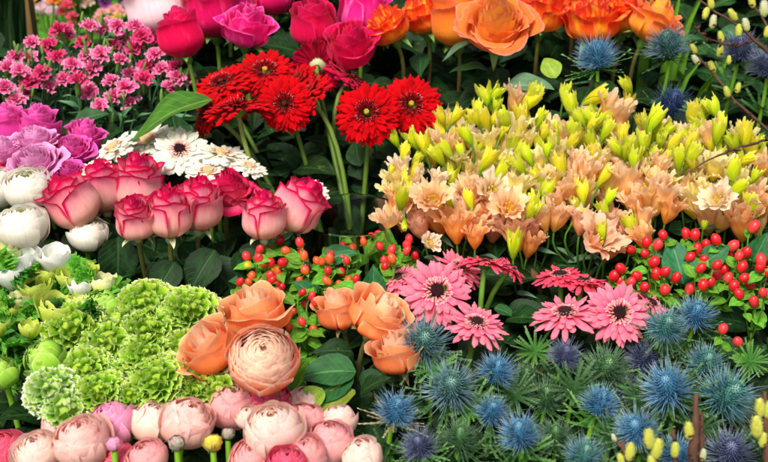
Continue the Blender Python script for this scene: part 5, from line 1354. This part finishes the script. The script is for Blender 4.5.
twig([(690, 172), (708, 160), (730, 150), (752, 144), (772, 138), (800, 165)], 1.10, [], 'thin brown twig lying across the yellow lisianthus', .0011, group=g, nubs=7)
twig([(668, 300), (720, 280), (748, 278), (775, 288), (795, 320)], 1.06, [], 'fine pale twig threaded through the red berries', .0007, group=g, nubs=4)
g = 'willow twigs along the bottom right'
twig([(697, 396), (695, 420), (694, 445), (693, 480)], .845, [(689, 431, 19, -.15, 1, 'catkin')], 'thick upright brown twig with one plump yellow catkin, before the big green blue thistle', .0036, group=g, nubs=6)
twig([(651, 452), (656, 462), (660, 490)], .84, [(649, 439, 22, -.12, 1, 'catkin'), (657, 449, 22, .15, 1, 'catkin'), (652, 463, 16, -.3, 1, 'catkin')], 'twig with two fat lime catkins side by side at the bottom edge', .0022, group=g)
twig([(613, 437), (622, 446), (630, 464), (634, 490)], .845, [(614, 438, 9, -.4, .9, 'catkinpale'), (630, 452, 20, .1, 1, 'catkin'), (621, 460, 14, -.3, 1, 'catkin')], 'brown tipped twig with a pale bud and a yellow catkin below the blue thistle', .0024, group=g, nubs=3)
twig([(674, 430), (675, 448), (677, 480)], .85, [(675, 450, 17, 0, 1, 'catkin')], 'short twig with a slim catkin and dark scale, left of the thick upright twig', .0026, group=g, nubs=3)
twig([(765, 392), (766, 420), (767, 450), (768, 480)], .85, [(760, 408, 20, -.1, 1, 'catkin'), (757, 427, 24, -.1, 1, 'catkin'), (763, 440, 16, .1, 1, 'catkin'), (768, 410, 18, .1, 1, 'catkin')], 'upright brown twig with stacked yellow catkins at the right edge', .003, group=g, nubs=4)
twig([(702, 412), (701, 440), (700, 480)], .855, [(703, 455, 13, .1, 1, 'catkinpale')], 'second brown twig close behind the thick upright one', .0024, group=g, nubs=3)

# ------------------------------------------------------------------ strap leaves, blurred flowers at the back
def straps(label, blades, D, mat='straps', w=.011):
    base = at(blades[0][0], blades[0][1] + 160, D + .02); base.z = .01
    root = thing('strap_leaf_plant', label, 'leafy plant', base)
    for (x0, y0, x1, y1) in blades:
        mb = MB(); U, V = UVg(5, 12)
        a, b = at(x0, y0, D + R_.uniform(0, .05)) - base, at(x1, y1, D - R_.uniform(0, .06)) - base
        foot = Vector((a.x * .3, a.y * .3 , 0))
        pts = bez(Vector((0, 0, 0)) + foot * .2, Vector((a.x * .3, a.y * .3, a.z * .6)), a, b, 12)
        X = np.array([[p.x for p in pts]] * 5) + U * w * (np.sin(PI * (.15 + .84 * V)) ** .7); Y = np.array([[p.y for p in pts]] * 5) - .35 * w * U ** 2; Z = np.array([[p.z for p in pts]] * 5)
        put(mb, X, Y, Z, U, 1 - V, V * 0, R_.random(), 0)
        part('leaf_blade', mb.mesh('leaf_blade'), M[mat], root, Matrix.Translation(base))
straps('bright green strap leaves fanning up behind the rightmost orange rose', [(640, 95, 706, -15), (652, 110, 680, -10), (636, 100, 652, -20), (690, 95, 735, 45), (664, 100, 690, 40), (645, 100, 700, 60), (675, 105, 715, 72)], 1.42)
straps('tall dark green blades in the upper left corner', [(2, 80, -4, -30), (10, 85, 8, -30), (16, 80, 16, -30), (22, 75, 22, -30), (-6, 80, -10, -30), (6, 70, 3, -30), (-2, 85, 12, -30), (14, 85, 4, -30)], 1.62, 'leafdark', .016)

def potted(name, label, pts, mat, D, key='carn', stemm='stem', size=11, leafm='leafbright'):
    ax = sum(p[0] for p in pts) / len(pts); ay = sum(p[1] for p in pts) / len(pts)
    c0 = at(ax, ay, D); base = Vector((c0.x, c0.y, c0.z - .26))
    root = thing(name, label, 'flowering plant', base, 'blurred flowering plants at the back')
    mb = MB(); off = -base
    node = base + Vector((0, 0, .12))
    tube(mb, [tuple(node + off), tuple(base + off)], .004, 6, .5)
    for (px, py, d) in pts:
        c = at(px, py, D + R_.uniform(-.03, .03)); dv = facing((R_.uniform(-.3, .3), .8, .7)); s = d * .5 * K * D
        part('bloom', pick(key), M[mat], root, orient(c, dv, s))
        tube(mb, [tuple(q + off) for q in bez(c - dv * .4 * s, c - dv * .05, node + Vector((0, 0, .03)), node, 8)], .0022, 5, .5)
    for i in range(26):
        a = R_.uniform(0, 6.28); f = node + Vector((R_.uniform(-.05, .05), R_.uniform(-.04, .04), R_.uniform(-.02, .08)))
        add_leaf(root, f, Vector((math.cos(a), math.sin(a), R_.uniform(.1, .9))), R_.uniform(.06, .10), M[leafm], 'leaf_oval')
    part('stem', mb.mesh('stem'), M[stemm], root, Matrix.Translation(base))
    mb = MB(); lathe(mb, [(.002, -.10), (.05, -.10), (.07, .03), (.075, .03), (.075, .045), (.066, .045), (.06, .03), (.002, .025)], 20)
    part('flower_pot', mb.mesh('flower_pot'), M['terracotta'], root, Matrix.Translation(base))
M['byellow'] = petal_mat('yellow_petal', W((0, 'D8B418'), (.5, 'E8D024'), (1, 'ECDC50')))
M['bpurple'] = petal_mat('purple_petal', W((0, '8C108C'), (.5, 'A414A4'), (1, 'B428B4')))
M['borange'] = petal_mat('plain_orange_petal', W((0, 'D86C18'), (.5, 'E87C20'), (1, 'EE9838')))
potted('potted_flower', 'blurred plant with two pale pink blooms in the upper left', [(42, 10, 14), (54, 13, 13), (48, 2, 11)], 'blush', 2.0, 'cup_open')
potted('potted_flower', 'blurred plant with yellow blooms beside the tan post', [(28, 14, 17), (25, 6, 12), (33, 20, 12), (112, 21, 14), (118, 17, 12)], 'byellow', 2.05)
potted('potted_flower', 'blurred plant with small orange blooms beside the tan post', [(23, 31, 10), (27, 27, 8), (54, 1, 14), (30, 1, 12)], 'borange', 1.95)
potted('potted_flower', 'blurred plant with one vivid purple bloom at the top', [(105, 3, 16), (110, -4, 14), (101, -4, 12)], 'bpurple', 2.1)
potted('potted_flower', 'blurred plant with a wide cluster of soft pink blooms', [(102, 13, 13), (112, 11, 14), (121, 13, 13), (108, 20, 12), (117, 8, 12), (98, 17, 11)], 'rrose', 2.05)
potted('potted_flower', 'blurred plant with pale pink and cream blooms at the top', [(88, 3, 16), (80, -3, 12), (94, -2, 12)], 'rpale', 2.15)
potted('potted_flower', 'blurred plant with dusky red blooms behind the bright carnation', [(67, 6, 17), (72, 16, 13), (62, 13, 12), (74, 24, 13), (72, -3, 14)], 'rcoral', 1.92)

# ------------------------------------------------------------------ the stall: post, paper, vase, added light-blocking troughs, stand, pot
def box(mb, x0, x1, y0, y1, z0, z1):
    for (a, b, c, d) in (((x0, y0, z0), (x1, y0, z0), (x1, y0, z1), (x0, y0, z1)), ((x1, y1, z0), (x0, y1, z0), (x0, y1, z1), (x1, y1, z1)), ((x0, y1, z0), (x0, y0, z0), (x0, y0, z1), (x0, y1, z1)),
                         ((x1, y0, z0), (x1, y1, z0), (x1, y1, z1), (x1, y0, z1)), ((x0, y0, z1), (x1, y0, z1), (x1, y1, z1), (x0, y1, z1)), ((x0, y1, z0), (x1, y1, z0), (x1, y0, z0), (x0, y0, z0))):
        P = np.array([[a, d], [b, c]], float); o = np.zeros((2, 2)) + .5
        mb.grid(P, np.stack([o, o * 0, o, o], -1), np.stack([o, o, o], -1))
def solid(name, mb, mat, label=None, cat=None, group=None, kind=None, flat=True):
    me = mb.mesh(name); me.materials.append(mat)
    if flat: me.polygons.foreach_set('use_smooth', np.zeros(len(me.polygons), dtype=bool))
    o = bpy.data.objects.new(name, me); col.objects.link(o)
    if label: o['label'] = label; o['category'] = cat
    if group: o['group'] = group
    if kind: o['kind'] = kind
    return o
p = at(25, 20, 1.72)
mb = MB(); box(mb, p.x - .014, p.x + .014, p.y - .014, p.y + .014, 0, p.z + .3)
solid('wooden_post', mb, M['tanwood'], 'slim weathered tan wooden post in the upper left corner', 'post')
labs = ['black flower trough at the front holding the pink ranunculus and sea holly', 'black flower trough holding the green frilled blooms and peach roses', 'black flower trough holding the pink edged roses', 'black flower trough holding the red berries and lisianthus', 'black flower trough holding the white gerberas', 'black flower trough at the back holding the carnations and orange roses']
spans = [(0, -.42, .42), (1, -.44, .44), (2, -.48, VASE_GAP[0]), (2, VASE_GAP[1], .48), (3, -.54, .54), (4, -.60, .60)]
for (ri, x0, x1), lab in zip(spans, labs):
    y, top = ROWS[ri]; mb = MB(); w = .006; zb = top - .19
    box(mb, x0, x1, y - .06, y + .06, zb, top - .18)
    box(mb, x0, x1, y - .06, y - .06 + w, top - .18, top); box(mb, x0, x1, y + .06 - w, y + .06, top - .18, top)
    box(mb, x0, x0 + w, y - .06 + w, y + .06 - w, top - .18, top); box(mb, x1 - w, x1, y - .06 + w, y + .06 - w, top - .18, top)
    solid('flower_trough', mb, M['black'], lab, 'flower trough', 'black flower troughs')  # hidden troughs, added to hold stems and block light into the gaps
mb = MB()
for ri, (y, top) in enumerate(ROWS):
    box(mb, -.62, .62, y - .0695, y + .0695, .004, top - .192)
solid('flower_stand', mb, M['wood'], 'dark stepped wooden stand under the rows of flowers', 'stand')
# clear vase
vt = at(352, 206, 1.155).z; vb = ROWS[2][1] - .192
root = thing('glass_vase', 'clear glass vase around the red gerbera stems', 'vase', Vector((VASE.x, VASE.y, vb)))
mb = MB(); H = vt - vb
lathe(mb, [(.002, .001), (VASE_R, .001), (VASE_R, H * .5), (VASE_R, H - .002), (VASE_R - .001, H), (VASE_R - .003, H - .002), (VASE_R - .003, H * .5), (VASE_R - .003, .010), (.002, .010)], 40)
part('vase', mb.mesh('vase'), M['glass'], root, Matrix.Translation((VASE.x, VASE.y, vb)))
# brown paper wraps: crinkled open cones with a real thickness
def wrap(px, py, D, r, hgt, a0, a1, label, flare=.5, seed=0):
    c = at(px, py, D); base = Vector((c.x, c.y, c.z - hgt))
    rg = np.random.default_rng(seed); mb = MB()
    th = np.linspace(a0, a1, 40); V = np.linspace(0, 1, 12)
    T_, V_ = np.meshgrid(th, V, indexing='ij')
    cr = .06 * np.sin(T_ * 9 + seed) * V_ + .04 * np.sin(T_ * 23 + V_ * 5) * V_
    for sh in (0, -.0006):
        rr = r * (1 - flare + flare * V_ + cr * .6) + sh
        Z = V_ * hgt * (1 + .05 * np.sin(T_ * 3 + seed * 2) + .015 * np.sin(T_ * 11))
        put(mb, rr * np.cos(T_), rr * np.sin(T_), Z, T_ * 0, V_, V_ * 0, .5, 0)
    o = solid('paper_wrap', mb, M['kraft'], label, 'wrapping paper', None, flat=False)
    o.location = base
wrap(423, 205, 1.21, .055, .16, .3, PI - .2, 'brown paper wrap around the left lisianthus stems, beside the glass vase', .35, 1)
sal = [o for o in WM if o.get('label', '').startswith('salmon lisianthus with a yellow bud')][0]
leaf_px(sal, (531, 268), (545, 298), D0(262) + .02, M['dryleaf'], 'leaf_narrow', .0, .3)['label'] = 'withered brown leaf'
root = thing('terracotta_pot', 'terracotta pot edge behind the lisianthus at the right edge', 'pot', at(800, 150, 1.46) - Vector((0, 0, .16)))
mb = MB(); lathe(mb, [(.002, 0), (.07, 0), (.092, .14), (.10, .14), (.10, .172), (.09, .172), (.084, .14), (.002, .13)], 32)
part('pot', mb.mesh('pot'), M['terracotta'], root, Matrix.Translation(at(800, 150, 1.46) - Vector((0, 0, .16))))

# ------------------------------------------------------------------ dark leafage thickened between the bunches and added behind to keep the gaps dark
def scatter(name, pts, mat, key, smin, smax):
    srcs = []
    for me in G[key]:
        n = len(me.vertices); co = np.zeros(n * 3); me.vertices.foreach_get('co', co)
        pg = np.zeros(n * 4); me.attributes['pig'].data.foreach_get('color', pg); pc = np.zeros(n * 3); me.attributes['pc'].data.foreach_get('vector', pc)
        nf = len(me.polygons); li = np.zeros(nf * 4, np.int32); me.loops.foreach_get('vertex_index', li)
        srcs.append((co.reshape(-1, 3), pg.reshape(-1, 4), pc.reshape(-1, 3), li.reshape(-1, 4)))
    mb = MB()
    for p in pts:
        co, pg, pc, li = R_.choice(srcs)
        a = R_.uniform(0, 6.28)
        Mx = np.array(myz(p, Vector((math.cos(a), math.sin(a) * .8 - .15, R_.uniform(-.4, .8))), Vector((R_.uniform(-.6, .6), R_.uniform(-.8, .2), 1)), R_.uniform(smin, smax)))
        rr = R_.random(); pg = pg.copy(); pc = pc.copy(); pg[:, 2] = rr; pc[:, 2] = rr
        mb.v.append(co @ Mx[:3, :3].T + Mx[:3, 3]); mb.f.append(li + mb.n); mb.p.append(pg); mb.c.append(pc); mb.n += len(co)
    me = mb.mesh(name); me.materials.append(mat)
    o = bpy.data.objects.new(name, me); col.objects.link(o); o['kind'] = 'stuff'
    return o
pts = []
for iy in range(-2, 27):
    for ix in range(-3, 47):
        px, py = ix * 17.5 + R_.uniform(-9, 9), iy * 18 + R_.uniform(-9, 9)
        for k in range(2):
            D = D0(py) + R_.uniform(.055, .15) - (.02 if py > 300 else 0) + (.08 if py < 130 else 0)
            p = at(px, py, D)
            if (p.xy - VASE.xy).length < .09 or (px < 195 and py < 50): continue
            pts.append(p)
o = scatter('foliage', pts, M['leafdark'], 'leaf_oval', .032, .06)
pts2 = [q + Vector((R_.uniform(-.02, .02), R_.uniform(-.02, .02), R_.uniform(.0, .03))) for q in R_.sample(pts, 300)]
o2 = scatter('foliage', pts2, M['leaf'], 'leaf', .022, .045)
o2['label'] = 'mid green leaves mixed in among the flower stems'; o2['category'] = 'foliage'
o['label'] = 'dark green leaves filling the shade between the flower bunches'; o['category'] = 'foliage'
pts = []
for i in range(900):
    px = R_.uniform(-120, 900); py = R_.uniform(-130, 110); D = R_.uniform(1.62, 1.9)
    if px < 145: D = R_.uniform(2.25, 2.6)
    if px > 690: D = R_.uniform(1.6, 2.1)
    pts.append(at(px, py, D))
o = scatter('leafy_hedge', pts, M['leafdark'], 'leaf_oval', .08, .16)  # leaf backdrop added to cover the lit ground and stay dark
o['label'] = 'dark leafy mass behind all the flowers'; o['category'] = 'foliage'
pts = [at(R_.uniform(-60, 160), R_.uniform(-60, 60), R_.uniform(2.1, 2.3)) for i in range(160)]
o = scatter('leafy_border', pts, M['leafbright'], 'leaf_oval', .05, .09)
o['label'] = 'blurred bright green leaves in the upper left background'; o['category'] = 'foliage'
mb = MB(); box(mb, -40, 40, -40, 60, -.2, 0)
g_ = solid('ground', mb, M['ground'], kind='structure')

# ------------------------------------------------------------------ camera, light, world
cd = bpy.data.cameras.new('camera'); cam = bpy.data.objects.new('camera', cd); col.objects.link(cam)
cam.location = CAM; cam.rotation_euler = (math.radians(90) - PITCH, 0, 0)
cd.sensor_width = 36; cd.lens = 50; cd.clip_start = .05; cd.clip_end = 200
cd.dof.use_dof = True; cd.dof.focus_distance = 1.06; cd.dof.aperture_fstop = 8.0
scene.camera = cam
ELEV, AZ = math.radians(58), math.radians(205)     # azimuth clockwise from +Y: the sun stands behind and left of the camera
sd = Vector((math.sin(AZ) * math.cos(ELEV), math.cos(AZ) * math.cos(ELEV), math.sin(ELEV)))
sl = bpy.data.lights.new('sun', 'SUN'); so = bpy.data.objects.new('sun', sl); col.objects.link(so)
sl.energy = 1.5; sl.angle = math.radians(22); sl.color = (1, .955, .88)
so.rotation_euler = (-sd).to_track_quat('-Z', 'Y').to_euler()
w = bpy.data.worlds.new('World'); scene.world = w; w.use_nodes = True
nt = w.node_tree; bg = nt.nodes['Background']
sk = nt.nodes.new('ShaderNodeTexSky'); sk.sky_type = 'NISHITA'; sk.sun_disc = False
sk.sun_elevation = ELEV; sk.sun_rotation = AZ; sk.dust_density = 4.0; sk.air_density = 1.0; sk.ozone_density = .5
hs_ = nt.nodes.new('ShaderNodeHueSaturation'); hs_.inputs['Saturation'].default_value = .45     # thin cloud: a paler sky
nt.links.new(sk.outputs[0], hs_.inputs['Color']); nt.links.new(hs_.outputs[0], bg.inputs[0]); bg.inputs[1].default_value = .06
scene.view_settings.view_transform = 'Standard'; scene.view_settings.look = 'None'; scene.view_settings.exposure = 1.46
scene.cycles.use_denoising = True
scene.cycles.max_bounces = 8; scene.cycles.diffuse_bounces = 4; scene.cycles.transmission_bounces = 6; scene.cycles.transparent_max_bounces = 8
